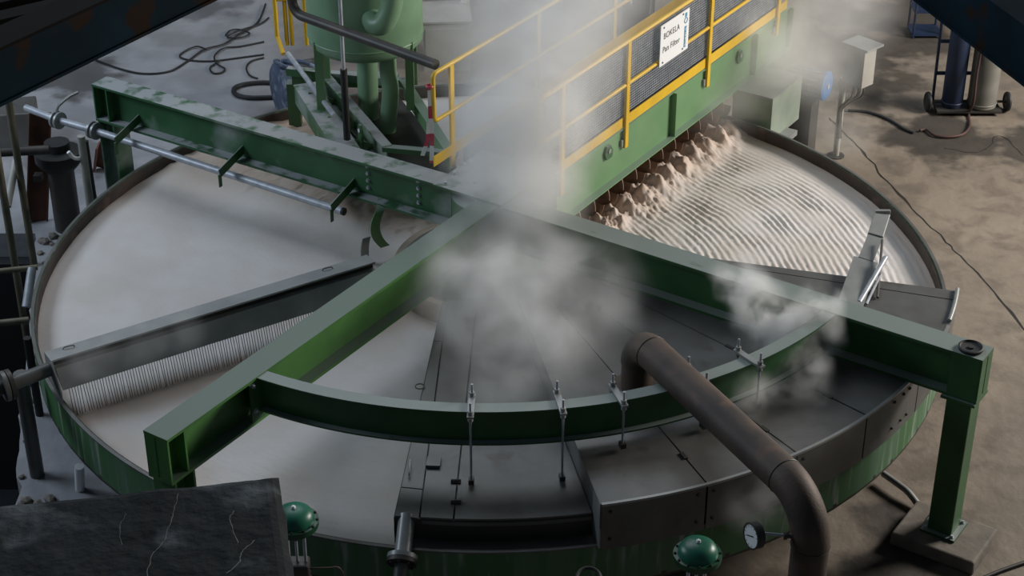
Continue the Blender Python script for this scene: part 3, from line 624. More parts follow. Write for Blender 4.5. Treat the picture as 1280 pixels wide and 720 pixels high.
# ------------------------------------------------------------------ walkway
WK = thing('walkway', W(3.5, 0, 1.67), 'green walkway bridge with grating deck running from hub to back right', 'walkway')
MB().bar(W(.7, .417, 1.96), W(6.65, .417, 1.96), .014, .58).build('side_girder', GREENL, WK)
MB().bar(W(.7, .43, 1.662), W(6.65, .43, 1.662), .16, .016).build('bottom_flange', GREENL, WK)
MB().bar(W(.7, .41, 2.245), W(6.65, .41, 2.245), .08, .016).build('top_flange', GREENL, WK)
for s in (3.34, 5.55, 6.62):
    MB().bar(W(s, .424, 1.96), W(s, .50, 1.96), .014, .57).build('stiffener', GREENL, WK)
MB().bar(W(.7, -.83, 1.96), W(6.65, -.83, 1.96), .014, .58).build('side_girder', GREENL, WK)
MB().bar(W(.7, -.83, 1.662), W(6.65, -.83, 1.662), .16, .016).build('bottom_flange', GREENL, WK)
mb = MB()
for i in range(int(5.9 / .045)): mb.bar(W(.72 + i * .045, -.81, 2.245), W(.72 + i * .045, .38, 2.245), .006, .03)
for i in range(26): mb.bar(W(.72, -.81 + i * .0475, 2.245), W(6.6, -.81 + i * .0475, 2.245), .007, .03)
tag(mb.build('grating', STEEL, WK), kind='stuff')
MB().bar(W(.72, -.21, 2.2), W(6.6, -.21, 2.2), 1.2, .012).build('drip_tray', DARKST, WK)
for s, z in ((1.80, 2.08), (5.15, 2.06)):
    mb = MB(); mb.prism([(-.07, -.08), (.05, -.08), (.09, 0), (.05, .09), (-.03, .09), (-.09, .0)], W(s, .43, z), W(s, .455, z), (0, 0, 1)); mb.build('lug', GREEN, WK)
    MB().lathe([(.03, 0), (.03, .01), (0, .01)], W(s, .457, z + .02), 12, N57).build('lug_pin', STEELL, WK)
mb = MB()
for i in range(8):
    mb.cyl(W(1.63 + i * .325, .50, 1.66), W(1.63 + i * .325, .47, 1.50), .012, 6)
def rail(off, top, mid, posts, s0, s1, lab, mesh=False, toe0=None, face=1):
    H_ = thing('handrail', W((s0 + s1) / 2, off, 2.0), lab, 'handrail', 'yellow walkway handrails')
    a, b, c, d = W(s0 + .5, off, mid), W(s0, off, mid), W(s0, off, top), W(s0 + .5, off, top)
    e, f_, g_, h_ = W(s1 - .5, off, top), W(s1, off, top), W(s1, off, mid), W(s1 - .3, off, mid)
    MB().tube([a] + bend(a, b, c, .06, 5) + bend(b, c, d, .06, 5) + bend(e, f_, g_, .06, 5) + bend(f_, g_, h_, .06, 5) + [h_], .025, 10).build('top_rail', YELLOW, H_, True)
    MB().tube([a, h_], .022, 10).build('mid_rail', YELLOW, H_, True)
    for s in posts:
        MB().bar(W(s, off + face * .01, 2.0), W(s, off + face * .01, top), .07, .03, tuple(N57)).build('post', YELLOW, H_)
        mb = MB(); mb.bar(W(s - .08, off - face * .01, 2.07), W(s - .02, off - face * .01, 2.07), .03, .09); mb.build('post_clamp', STEELL, H_)
    MB().bar(W(toe0, off - face * .012, 2.33), W(s1 - .05, off - face * .012, 2.33), .01, .125).build('toe_board', YELLOW, H_)
    if mesh:
        mb = MB(); s_ = toe0 + .02
        while s_ < s1 - .1: mb.bar(W(s_, off - .03, 2.41), W(s_, off - .03, top - .02), .005, .005, tuple(U57)); s_ += .032
        z = 2.42
        while z < top: mb.bar(W(toe0, off - .03, z), W(s1 - .1, off - .03, z), .005, .005); z += .032
        tag(mb.build('wire_mesh', GALV, H_), 'fine grey wire mesh infill', kind='stuff')
    return H_
rail(.45, 3.33, 2.80, (.74, 2.17, 4.22, 6.2), .30, 6.56, 'yellow walkway handrail with wire mesh and a white sign', True, .74)
rail(-.83, 3.37, 2.80, (.50, 2.3, 4.11, 5.9), .14, 6.56, 'yellow handrail on the tank side of the walkway', False, .10, -1)
# sign
SG = thing('sign_board', W(3.2, .49, 2.77), 'white sign board reading BOKELA Pan Filter on the handrail', 'sign')
MB().bar(W(2.86, .49, 3.02), W(3.56, .49, 3.02), .008, .52).build('board', WHITE, SG)
SX = Matrix((tuple(U57) , (0, 0, 1), tuple(N57))).transposed()
def text(body, s, z, size, m, name, parent, rot=0, sx=1.):
    c = bpy.data.curves.new(name, 'FONT'); c.body = body; c.size = size; c.extrude = .0008; c.space_character = 1.08
    t = bpy.data.objects.new(name, c); COL.objects.link(t); bpy.context.view_layer.update()
    me = bpy.data.meshes.new_from_object(t.evaluated_get(bpy.context.evaluated_depsgraph_get())); bpy.data.objects.remove(t)
    rm = Matrix.Rotation(R_(rot), 3, 'Z'); base = W(s, .4955, z) - V(ROOT[parent.name])
    for v in me.vertices:
        q = rm @ V(v.co.x * sx, v.co.y, v.co.z); v.co = base + SX @ q
    me.materials.clear(); me.materials.append(m); o = bpy.data.objects.new(name, me); COL.objects.link(o); o.parent = parent
    ROOT[o.name] = ROOT[parent.name]; return o
text('BOKELA', 2.93, 3.09, .108, INK, 'lettering', SG, 0, .93)
text('Pan Filter', 2.92, 2.92, .108, INK, 'lettering', SG, 0, .93)
LGX = 3.475
MB().bar(W(LGX - .025, .495, 2.94), W(LGX + .025, .495, 2.94), .003, .27).build('logo_bar', LOGO, SG)
text('BOKELA', LGX + .02, 2.82, .05, WHITE, 'logo_letters', SG, 90, 1.2).location = N57 * .003
MB().torus(W(LGX, .495, 3.15), .035, .006, N57, 20, 6).build('logo_ring', LOGO, SG)
MB().bar(W(LGX - .025, .495, 3.22), W(LGX + .025, .495, 3.22), .003, .05).build('logo_block', LOGO, SG)
for s, z in ((2.93, 3.24), (2.93, 2.8), (3.4, 3.25), (3.42, 2.8)):
    MB().lathe([(.012, 0), (.012, .006), (0, .006)], W(s, .494, z), 8, N57).build('screw_head', DARKST, SG)
# gearbox, motor at the walkway end
GB = thing('gearbox_housing', W(5.45, .55, 1.0), 'pale grey-green gearbox housing at the pan edge below the walkway', 'gearbox')
MB().bar(W(5.02, .72, 1.33), W(5.85, .72, 1.33), .56, .62).build('case', HAZEG, GB, bevel=.015)
MB().bar(W(5.0, .72, 1.655), W(5.88, .72, 1.655), .60, .025).build('lid', STEELL, GB)
MB().bar(W(5.0, 1.01, 1.34), W(5.88, 1.01, 1.34), .02, .6).build('side_panel', HAZEG, GB)
MB().bar(W(5.02, 1.08, 1.03), W(5.5, 1.08, 1.03), .2, .07).build('foot', STEELL, GB)
MB().bar(W(5.1, .72, .5), W(5.8, .72, .5), .4, 1.0).build('pedestal', DARKST, GB)
me_ = V((4.478, 4.976, 1.250))
MT = thing('drive_motor', (me_[0], me_[1], 1.0), 'drive motor with blue round end cover in the haze', 'motor')
dm = V(.86, -.50, .0).normalized()
MB().lathe([(.17, -.55), (.17, 0), (.15, .01)], me_, 24, dm).build('body', DARKST, MT, True)
for i in range(16):
    q = V(0, 0, 1).rotation_difference(dm); a = i * math.pi / 8
    MB().bar(me_ - dm * .5 + q @ V(.18 * math.cos(a), .18 * math.sin(a), 0), me_ - dm * .05 + q @ V(.18 * math.cos(a), .18 * math.sin(a), 0), .02, .02).build('cooling_fin', BLUEW, MT)
MB().lathe([(.15, -.03), (.20, -.02), (.205, .03), (.17, .05), (.13, .045)], me_, 28, dm).build('end_ring', BLUE, MT, True)
MB().lathe([(.14, 0), (.14, .03), (0, .03)], me_, 24, dm).build('fan_cover', BLUEW, MT)
MB().lathe([(.035, .03), (.035, .06), (0, .06)], me_, 14, dm).build('shaft_end', PALE, MT)
MB().box((me_[0] - .25, me_[1] + .14, .53), (.36, .3, 1.06), -30).build('plinth', DARKST, MT)
# junction box on post
JB = thing('junction_box', (4.80, 5.35, 0), 'pale junction box on a steel post with cables hanging below', 'junction box')
MB().cyl((4.80, 5.35, 0), (4.80, 5.35, 1.2), .045, 12).build('post', PALE, JB, True)
MB().lathe([(.12, 0), (.12, .02), (0, .02)], (4.8, 5.35, 0), 12).build('foot', DARKST, JB)
jc = V(4.98, 5.30, 1.42)
JC = MB().box(jc, (.30, .26, .56), -48).build('case', PALE, JB, bevel=.01)
MB().box(jc + V(.02, 0, .30), (.44, .36, .03), -48).build('rain_cap', STEELL, JB)
MB().box(jc + V(.105, -.12, 0), (.03, .25, .54), -48).build('door', PALE, JC)
MB().bar((4.8, 5.35, 1.18), tuple(jc), .05, .05).build('arm', DARKST, JB)
random.seed(5)
for i in range(6):
    x = jc.x - .1 + i * .035
    MB().tube(smoothpath([(x, jc.y - .08, 1.14), (x - .01, jc.y - .1, 1.0), (4.80 + .03 * random.uniform(-1, 1), 5.31, .75), (4.80 + .04 * random.uniform(-1, 1), 5.30, .3)]), .009, 6).build('cable', DARKST if i % 2 else PALE, JB, True)
# ------------------------------------------------------------------ tank, frame, pipes behind the pan
TKC = V(-1.56, 3.20, 0)
TK = thing('process_tank', (TKC.x, TKC.y, 1.9), 'tall pale green cylindrical tank on legs behind the dusty beam', 'tank')
MB().lathe([(.05, 2.52), (.35, 2.54), (.62, 2.62), (.70, 2.70), (.71, 2.78), (.71, 6.2), (.5, 6.4), (0, 6.45)], (TKC.x, TKC.y, 0), 48).build('shell', TANKG, TK, True)
MB().torus((TKC.x, TKC.y, 2.78), .711, .008, n=48, m=6).build('weld_seam', TANKG, TK, True)
for x, y in ((-.55, -.36), (.55, -.36), (-.55, .4), (.55, .4)):
    MB().bar((TKC.x + x, TKC.y + y, 1.9), (TKC.x + x, TKC.y + y, 2.8), .10, .10, (1, 0, 0)).build('leg', GREENL, TK)
px = V((-1.249, 1.869, 3.300))
MB().tube(smoothpath([(TKC.x + .42, TKC.y - .75, 4.6), (TKC.x + .42, TKC.y - .80, 3.9), (TKC.x + .40, TKC.y - .84, 3.5), (TKC.x + .30, TKC.y - .86, 3.25), (TKC.x + .18, TKC.y - .78, 3.2), (TKC.x + .12, TKC.y - .5, 3.25)], 8), .13, 20).build('overflow_bend', TANKG, TK, True)
o1 = V(TKC.x + .28, TKC.y - .25, 2.6)
MB().tube(smoothpath([o1, (o1.x + .0, o1.y - .02, 2.35), (o1.x + .02, o1.y - .04, 2.1), (o1.x - .03, o1.y - .05, 1.6), (o1.x - .03, o1.y - .05, 1.2)], 6), .105, 20).build('outlet_pipe', TANKG, TK, True)
MB().tube([(TKC.x + .0, TKC.y + .1, 2.6), (TKC.x - .02, TKC.y + .1, 1.25)], .13, 20).build('outlet_stub', TANKG, TK, True)
FR = thing('tank_frame', (-1.6, 3.2, 1.7), 'chipped green steel frame under the tank resting by the hub', 'frame')
def frbeam(p, q, wd, ht, nm, m=GREENA): return MB().bar(p, q, wd, ht).build(nm, m, FR)
f0, f1 = V((-2.393, 3.582, 1.900)), V((-1.517, 1.184, 1.900))
frbeam(f0, f1, .30, .02, 'deck_plate'); frbeam(f0 + V(-.12, -.06, -.12), f1 + V(-.12, -.06, -.12), .02, .24, 'web')
g0, g1 = V((-2.248, 3.927, 1.980)), V((-1.227, 1.627, 1.980))
frbeam(g0, g1, .12, .02, 'flange'); frbeam(g0 + V(0, 0, -.13), g1 + V(0, 0, -.13), .02, .24, 'web'); frbeam(g0 + V(0, 0, -.26), g1 + V(0, 0, -.26), .14, .02, 'foot_flange')
h0, h1 = V((-1.128, 3.526, 1.980)), V((-0.449, 1.375, 1.980))
frbeam(h0, h1, .12, .02, 'flange', GREENL); frbeam(h0 + V(0, 0, -.13), h1 + V(0, 0, -.13), .02, .24, 'web', GREENL)
frbeam((g0 + h0) / 2 + V(0, 0, -.42), (g1 + h1) / 2 + V(0, .1, -.42), 1.0, .02, 'shade_plate', DARKST)  # dark plate added for the shading under the tank frame
frbeam(g1 + V(-.05, .02, -.03), h1 + V(.05, .1, -.03), .10, .06, 'cross_member', GREEN); frbeam(g0 + V(-.4, 0, -.05), h0 + V(.1, 0, -.05), .10, .1, 'cross_member')
mb = MB(); b0 = V((-1.556, 1.987, 1.920)); mb.prism([(-.05, -.16), (.05, -.16), (.05, .12), (.03, .17), (-.03, .17), (-.05, .12)], b0, b0 + V(-.02, -.012, 0)); mb.build('lug_plate', GREEN, FR)
MB().lathe([(.025, 0), (.025, .01), (0, .01)], b0 + V(-.022, -.014, .1), 10, (-.85, -.5, 0)).build('lug_pin', WHITE, FR)
for k in (.25, .55, .8):
    p = g0.lerp(g1, k); MB().bar(p + V(-.02, 0, -.25), p + V(-.34, -.1, -.1), .02, .12).build('gusset', GREENL, FR)
for p in (f0, h0): MB().bar((p.x - .2, p.y + .4, 0.), (p.x - .2, p.y + .4, 1.75), .16, .16, (1, 0, 0)).build('leg', GREEN, FR)
MB().bar((f0.x - .2, f0.y + .4, 1.8), (h0.x - .1, h0.y + .4, 1.8), .16, .16).build('cross_member', GREEN, FR)
tag(MB().tube([(-2.664, 4.203, 2.050), (-1.913, 2.419, 2.000)], .032, 12).build('tie_rod', GALV, None, True), 'straight galvanised rod lying along the chipped green frame', 'rod')
GS = thing('gas_strut', (-1.718, 1.882, 1.950), 'upright black strut with bright piston rod before the tank', 'strut')
gs0 = V((-1.718, 1.882, 1.950)); MB().cyl(gs0, (gs0.x, gs0.y, 2.85), .042, 14).build('cylinder', BLACK, GS, True); MB().cyl((gs0.x, gs0.y, 2.85), (gs0.x, gs0.y, 4.4), .022, 12).build('piston_rod', GALV, GS, True)
MB().bar((gs0.x - .05, gs0.y, 2.0), (gs0.x - .05, gs0.y, 2.85), .012, .05).build('bright_strip', PALE, GS)
bp = [V((-2.297, 2.114, 4.000)), V((-2.328, 2.376, 3.350)), V((-0.596, 0.866, 3.350))]; bp[0] = V(bp[1].x, bp[1].y, 4.6)
tag(MB().tube([bp[0]] + bend(bp[0], bp[1], bp[2], .16, 8) + [bp[2]], .058, 16).build('suction_pipe', DARKST, None, True), 'dark bent pipe sloping across the tank to the handrail', 'pipe')
# barrier tape tied on the handrail corner
def stripes():
    m = bpy.data.materials.new('barrier_stripes'); m.use_nodes = True; N = m.node_tree.nodes; L = m.node_tree.links; b = N['Principled BSDF']; b.inputs['Roughness'].default_value = .4
    g_ = N.new('ShaderNodeNewGeometry'); s = N.new('ShaderNodeSeparateXYZ'); L.new(g_.outputs['Position'], s.inputs[0])
    q = N.new('ShaderNodeMath'); q.operation = 'MULTIPLY'; q.inputs[1].default_value = 3.0; L.new(s.outputs[2], q.inputs[0])
    r = N.new('ShaderNodeMath'); r.operation = 'FRACT'; L.new(q.outputs[0], r.inputs[0])
    t = N.new('ShaderNodeMath'); t.operation = 'GREATER_THAN'; t.inputs[1].default_value = .55; L.new(r.outputs[0], t.inputs[0])
    x = N.new('ShaderNodeMix'); x.data_type = 'RGBA'; L.new(t.outputs[0], x.inputs[0]); x.inputs[6].default_value = (*H('dcdad8'), 1); x.inputs[7].default_value = (*H('b8324a'), 1)
    L.new(x.outputs[2], b.inputs['Base Color']); return m
TAPE = thing('barrier_tape', W(.13, -.86, 2.2), 'red and white barrier tape tied to the handrail corner', 'tape')
STR = stripes()
def ribbon(pts, wd):
    p = smoothpath(pts, 8); mb = MB(); vs = []
    for i, q in enumerate(p):
        a = .5 * math.sin(i * .25); s = V(math.cos(a), math.sin(a) * .6, 0) * wd / 2; vs += [q - s, q + s, q + s + V(0, .002, 0), q - s + V(0, .002, 0)]
    return mb.add(vs, [(4 * i + k, 4 * i + 4 + k, 4 * i + 4 + (k + 1) % 4, 4 * i + (k + 1) % 4) for i in range(len(p) - 1) for k in range(4)])
c0 = W(.12, -.86, 3.25)
ribbon([c0, c0 + V(0, -.02, -.25), c0 + V(.01, -.02, -.6), c0 + V(.0, -.02, -.95)], .055).build('hanging_strip', STR, TAPE)
ribbon([c0 + V(-.02, -.02, -.45), c0 + V(-.04, -.03, -.65), c0 + V(-.10, -.03, -.85)], .05).build('hanging_strip', STR, TAPE)
MB().torus(c0 + V(0, .0, -.02), .035, .014, (0, 0, 1), 14, 6).build('knot', STR, TAPE)
# motor casing on the floor behind, yellow stair rails
MC = thing('pump_motor', (-3.0, 6.9, 0), 'grimy blue-grey pump motor casing on the floor left of the tank', 'motor')
mc = V(-2.98, 6.75, .42); dmc = V(-.9, -.42, 0).normalized()
MB().lathe([(.36, -.1), (.40, 0), (.40, .10), (.36, .13), (0, .13)], mc + dmc * .1, 28, dmc).build('end_bell', BLUEW, MC, True)
MB().lathe([(.37, -.55), (.37, 0)], mc + dmc * .05, 28, dmc).build('barrel', TARP, MC, True)
MB().box(mc + V(.32, -.05, -.06), (.5, .62, .72), 25).build('casing', TARP, MC, bevel=.03)
for q in (-.3, -.1, .1): MB().tube(smoothpath([mc + V(-.1 + q * .3, .1, .38), mc + V(.1 + q, -.12, .46), mc + V(.3 + q, -.2, .40)]), .03, 8).build('hose', BLUEW, MC, True)
YR = thing('stair_rail', (-2.843, 4.792, 1.900), 'yellow stair rail posts at the upper edge left of the tank', 'handrail')
y0 = V((-2.837, 4.675, 1.950))
MB().tube([(y0.x - .02, y0.y, 4.2), (y0.x - .02, y0.y, 2.1), (y0.x + .08, y0.y - .25, 1.95)], .03, 10).build('post', YELLOW, YR, True)
for dx in (.10, .17, .36): MB().tube([(y0.x + dx, y0.y + .05, 4.2), (y0.x + dx, y0.y + .05, 1.95)], .028, 10).build('post', YELLOW, YR, True)
for z in (2.6, 3.2, 3.7): MB().tube([(y0.x - .02, y0.y, z), (y0.x + .36, y0.y + .05, z)], .02, 8).build('rung', YELLOW, YR, True)
# cables on the floor at the upper left
def hose(name, pts, r, lab, m=BLACK, cat='cable', group=None):
    return tag(MB().tube(smoothpath(pts, 7), r, 8).build(name, m, None, True), lab, cat, group)
hose('cable', [(-6.283, 8.678, 0.020), (-5.843, 8.338, 0.020), (-5.439, 8.155, 0.020), (-5.059, 8.246, 0.020), (-4.836, 8.647, 0.020), (-4.647, 9.067, 0.030), (-4.361, 9.292, 0.030), (-4.161, 9.720, 0.030), (-3.938, 10.218, 0.020), (-3.902, 11.025, 0.020)], .016, 'long black cable curling across the floor toward the upper left beam')
hose('cable', [(-4.604, 9.043, 0.040), (-4.793, 9.195, 0.030), (-4.974, 8.962, 0.020), (-4.969, 8.772, 0.020), (-4.711, 8.647, 0.020), (-4.423, 8.647, 0.020), (-4.038, 8.772, 0.020), (-3.676, 8.899, 0.020)], .014, 'black cable forming a flat loop left of the pump motor', group='tangled floor cables')
hose('cable', [(-4.385, 9.654, 0.030), (-4.334, 9.854, 0.030), (-4.183, 9.888, 0.030), (-4.006, 9.720, 0.030), (-4.139, 9.554, 0.030), (-4.350, 9.587, 0.030), (-4.174, 9.830, 0.040), (-3.890, 10.149, 0.020), (-3.778, 10.425, 0.020)], .014, 'black cable tied in a small double coil near the yellow posts', group='tangled floor cables')
hose('cable', [(-4.331, 8.624, 0.030), (-4.450, 8.399, 0.020), (-4.382, 8.185, 0.020), (-4.258, 8.185, 0.020), (-4.217, 8.338, 0.020), (-4.351, 8.500, 0.030), (-4.445, 8.812, 0.030), (-4.338, 9.131, 0.030), (-4.096, 9.219, 0.020), (-3.737, 9.414, 0.020)], .014, 'black cable ending in a small hook loop on the floor', group='tangled floor cables')
hose('cable', [(-3.661, 8.772, 0.020), (-3.834, 8.647, 0.020), (-3.890, 8.399, 0.020), (-3.802, 8.095, 0.020), (-3.664, 7.974, 0.020)], .014, 'short black cable bowing beside the pump motor', group='tangled floor cables')
hose('rubber_hose', [(-3.294, 7.751, 0.040), (-3.602, 7.781, 0.040), (-3.871, 7.692, 0.040), (-3.970, 7.516, 0.040), (-3.882, 7.314, 0.040), (-3.655, 7.228, 0.040), (-3.299, 7.256, 0.040)], .035, 'thick black rubber hose lying in a wide bend beside the pump motor', cat='hose')
# things behind the walkway
BX = thing('steel_cabinet', (-.55, 8.6, 0), 'hazy grey steel cabinet standing behind the tank', 'cabinet')
c = V((-0.788, 8.200, 0.000)); MB().box((c.x, c.y + .5, .4), (.72, .8, .8), 4).build('body', PALE, BX); MB().box((c.x, c.y + .5, .81), (.78, .86, .03), 4).build('lid', PALE, BX); MB().box((c.x, c.y + .09, .4), (.6, .02, .6), 4).build('door', PALE, BX)
tag(MB().bar((-0.756, 9.672, 0.050), (-0.457, 8.926, 1.000), .10, .04).build('leaning_plank', WHITE), 'white plank leaning at the top edge behind the tank', 'plank')
DC = thing('control_panel', (2.199, 9.593, 0.000), 'dark control panel behind the walkway at the top edge', 'cabinet')
c = V((2.234, 9.527, 0.000)); MB().box((c.x, c.y + .3, .9), (.42, .4, 1.8), 0).build('body', DARKST, DC); MB().box((c.x, c.y + .09, 1.0), (.34, .02, 1.4), 0).build('door', BLACK, DC); MB().cyl((c.x - .1, c.y + .05, .6), (c.x - .1, c.y + .05, 1.8), .02, 8).build('conduit', PALE, DC)
c = V((2.773, 9.859, 0.000))
PC_ = thing('grey_cabinet', (c.x, c.y, 0), 'pale grey cabinet behind the sign board', 'cabinet')
MB().box((c.x, c.y + .4, .8), (.5, .5, 1.6)).build('body', PALE, PC_); MB().box((c.x, c.y + .14, .8), (.44, .02, 1.5)).build('door', PALE, PC_)
# ------------------------------------------------------------------ gas cylinder trolley
TR = thing('cylinder_trolley', (6.95, 6.9, 0), 'two-wheeled gas cylinder trolley with dark frame at the upper right', 'trolley')
for x in (6.38, 7.55):
    WH = MB().torus((x, 6.85, .15), .115, .035, (1, .05, 0), 24, 8).build('wheel', BLACK, TR, True)
    MB().lathe([(.09, -.02), (.09, .02), (0, .02)], (x, 6.85, .15), 16, (1, .05, 0)).build('hub', DARKST, WH)
MB().cyl((6.38, 6.85, .15), (7.55, 6.85, .15), .02, 10).build('axle', DARKST, TR, True)
MB().box((6.96, 6.85, .07), (.95, .42, .03), 0).build('foot_plate', DARKST, TR)
for x in (6.50, 7.42):
    MB().cyl((x, 7.06, .06), (x, 7.14, 1.75), .022, 10).build('frame_tube', CYLB, TR, True)
for z in (.5, 1.0, 1.5): MB().bar((6.50, 7.07 + z * .04, z), (7.42, 7.07 + z * .04, z), .03, .05).build('cross_bar', CYLB, TR)
def cylinder(x, y, r, h, m, lab):
    c_ = thing('gas_cylinder', (x, y, .085), lab, 'gas cylinder', 'gas cylinders on the trolley')
    MB().lathe([(r * .9, .085), (r, .11), (r, .085 + h), (r * .8, .085 + h + .08), (r * .35, .085 + h + .14), (r * .3, .085 + h + .22), (0, .085 + h + .22)], (x, y, 0), 28).build('bottle', m, c_, True)
    MB().lathe([(.03, 0), (.03, .09), (0, .09)], (x, y, .305 + h), 10).build('valve', GALV, c_, True)
    MB().torus((x, y, .16), r, .012, n=28, m=6).build('band', m, c_, True)
cylinder(6.74, 6.86, .155, 1.45, CYLB, 'dark blue gas cylinder on the trolley'); cylinder(7.17, 6.84, .21, 1.2, CYLG, 'thick grey gas cylinder on the trolley')
hose('gas_hose', [(7.02, 6.70, 1.1), (6.98, 6.62, .7), (6.97, 6.55, .3), (6.957, 6.660, 0.030), (6.879, 6.252, 0.030), (6.717, 5.986, 0.030), (6.494, 5.907, 0.030), (6.309, 5.960, 0.030), (6.231, 6.145, 0.030), (6.133, 6.119, 0.030)], .02, 'dark red gas hose hanging from the trolley onto the floor', HOSER, 'hose')
hose('cable', [(5.207, 6.820, 0.020), (5.493, 6.764, 0.020), (5.744, 6.517, 0.020), (5.917, 6.193, 0.020), (6.031, 6.060, 0.020)], .02, 'dark cable on the floor between the junction post and the trolley hose')
FB = thing('blue_rack', (6.965, 9.692, 0.000), 'dim blue metal rack half hidden above the trolley', 'rack')
c = V((6.919, 9.593, 0.000))
for x in (-.22, .22):
    for y in (0, .4): MB().cyl((c.x + x, c.y + y, 0), (c.x + x, c.y + y, .9), .02, 8).build('upright', CYLB, FB, True)
for z in (.06, .45, .88): MB().box((c.x, c.y + .2, z), (.48, .44, .03)).build('shelf', CYLB, FB)
# ------------------------------------------------------------------ left edge: poles, rusty bars, dark column
def pole(a, b, r, lab, m=POLE, name='scaffold_pole'): return tag(MB().cyl(a, b, r, 10).build(name, m, None, True), lab, 'pole', 'poles along the pit edge')
def vpole(px, z0, z1, r, lab, m=POLE): return pole((px[0], px[1], z0), (px[0], px[1], z1), r, lab, m)
vpole((-5.785, 1.505, 0.900), -3.9, 2.5, .045, 'outermost tarnished scaffold pole at the left picture edge')
vpole((-5.791, 2.279, 0.700), -.3, 2.4, .045, 'tarnished scaffold pole just left of the pan rim')
pole((-5.858, 2.430, 1.400), (-5.912, 1.969, 1.000), .05, 'short pale slanting tube between the two scaffold poles', PALE)
vpole((-4.744, -2.144, 0.350), 0, 1.28, .075, 'thick grey post standing on the floor below the feed pipe', STEEL)
vpole((-4.971, -1.030, 0.300), .0, 1.0, .045, 'slim black post beside the pan below the feed pipe', BLACK)
pole((-6.462, 2.808, 1.300), (-5.567, 2.921, 1.300), .06, 'dark horizontal pipe crossing behind the rusty bar', DARKST)
pole((-5.934, 0.791, 0.750), (-5.337, 0.921, 0.750), .035, 'lower horizontal tube clamped to the scaffold poles', POLE)
pole((-5.726, -0.120, 0.600), (-5.244, -0.016, 0.600), .04, 'lowest horizontal tube reaching the pan rim', POLE)
pole((-5.398, 0.903, 0.750), (-5.440, 0.592, 0.400), .055, 'pale grey pipe stub hugging the left pan rim', GALV)
pole((-4.195, -2.465, 0.350), (-4.244, -2.393, 0.000), .05, 'white plastic pipe stub at the foot of the pan wall', WHITE, 'pipe_stub')
tag(MB().prism([(-.14, 0), (.14, 0), (.14, .06), (.12, .06), (.12, .02), (-.12, .02), (-.12, .06), (-.14, .06)][::-1], (-6.022, 3.441, 0.000), (-5.783, 3.495, 1.550), (.3, -1, 0)).build('rusty_channel', RUSTB), 'wide red-rust steel channel standing upright at the left', 'channel')
tag(MB().prism([(0, 0), (.14, 0), (.14, .02), (.02, .02), (.02, .14), (0, .14)], (-5.542, 4.977, 0.050), (-5.360, 4.608, 0.600), (0, -1, .2)).build('rusty_angle', RUSTB), 'short red-rust angle iron beside the dusty beam post', 'angle iron')
PU = thing('shadow_column', (-5.514, 3.136, 0.000), 'dark round column in place of a post shadow, with wide flange behind the left rim', 'pump')
c = V((-5.558, 3.244, 0.000)); MB().lathe([(.17, 0), (.17, .85), (.2, .9)], (c.x, c.y, 0), 24).build('column', DARKST, PU, True)  # dark column body added where a post casts its soft shadow
MB().lathe([(.20, .88), (.24, .92), (.30, 1.0), (.30, 1.12), (.16, 1.14), (.16, 1.25), (0, 1.25)], (c.x, c.y, 0), 24).build('head', BLACK, PU, True)
MB().box((c.x - .27, c.y - .1, .8), (.1, .12, .08)).build('lug', DARKST, PU)
WS = V((-6.845, 5.426, 0.400)); tag(MB().box((WS.x, WS.y + .3, .3), (.7, .6, .6), 10).build('grey_crate', STEEL, bevel=.02), 'grey crate behind the poles at the left edge', 'crate')
# rubble and a plank in the pit
tag(MB().bar((-7.253, 2.976, -1.500), (-6.175, 3.179, -1.500), .35, .25).build('pit_girder', CYLB), 'dark blue girder deep in the pit at the left', 'girder')
# ------------------------------------------------------------------ foreground: slab and overhead beams
def slab():
    c = V(-1.35, -7.49, 4.0); dx = (V(-3.16, -7.82, 4.0) - c).normalized(); dy = (V(-1.13, -8.58, 4.0) - c).normalized()
    nx, ny = 70, 60; vs = []
    for j in range(ny + 1):
        for i in range(nx + 1):
            u = 3.2 * i / nx; v = 2.6 * j / ny
            p = c + dx * u + dy * v
            e = min(i, j)
            p += V(noise.noise(p * 6) * .02, noise.noise(p * 6 + V(3, 1, 2)) * .02, 0) if e == 0 else V(0, 0, 0)
            k = noise.fractal(p * 3., 1., 2., 5) * .012
            vs.append(p + V(0, 0, k - (.05 if e == 0 else (.012 if e == 1 else 0))))
    n = len(vs); f = [(j * (nx + 1) + i, j * (nx + 1) + i + 1, (j + 1) * (nx + 1) + i + 1, (j + 1) * (nx + 1) + i) for j in range(ny) for i in range(nx)]
    bd = [i for i in range(nx + 1)] + [j * (nx + 1) + nx for j in range(1, ny + 1)] + [ny * (nx + 1) + i for i in range(nx - 1, -1, -1)] + [j * (nx + 1) for j in range(ny - 1, 0, -1)]
    lo = len(vs); vs += [V(vs[i].x, vs[i].y, 3.6) for i in bd]; m_ = len(bd)
    f += [(bd[i], bd[(i + 1) % m_], lo + (i + 1) % m_, lo + i) for i in range(m_)] + [tuple(range(lo, lo + m_))]
    mb = MB(); mb.add(vs, f); return mb
SL = tag(slab().build('concrete_slab', SLABM, None), 'weathered concrete slab in shade-darkened colour with pale cracks in the near corner', 'slab')
cl = mat('lime_crack', H('83867e'), rough=.9)
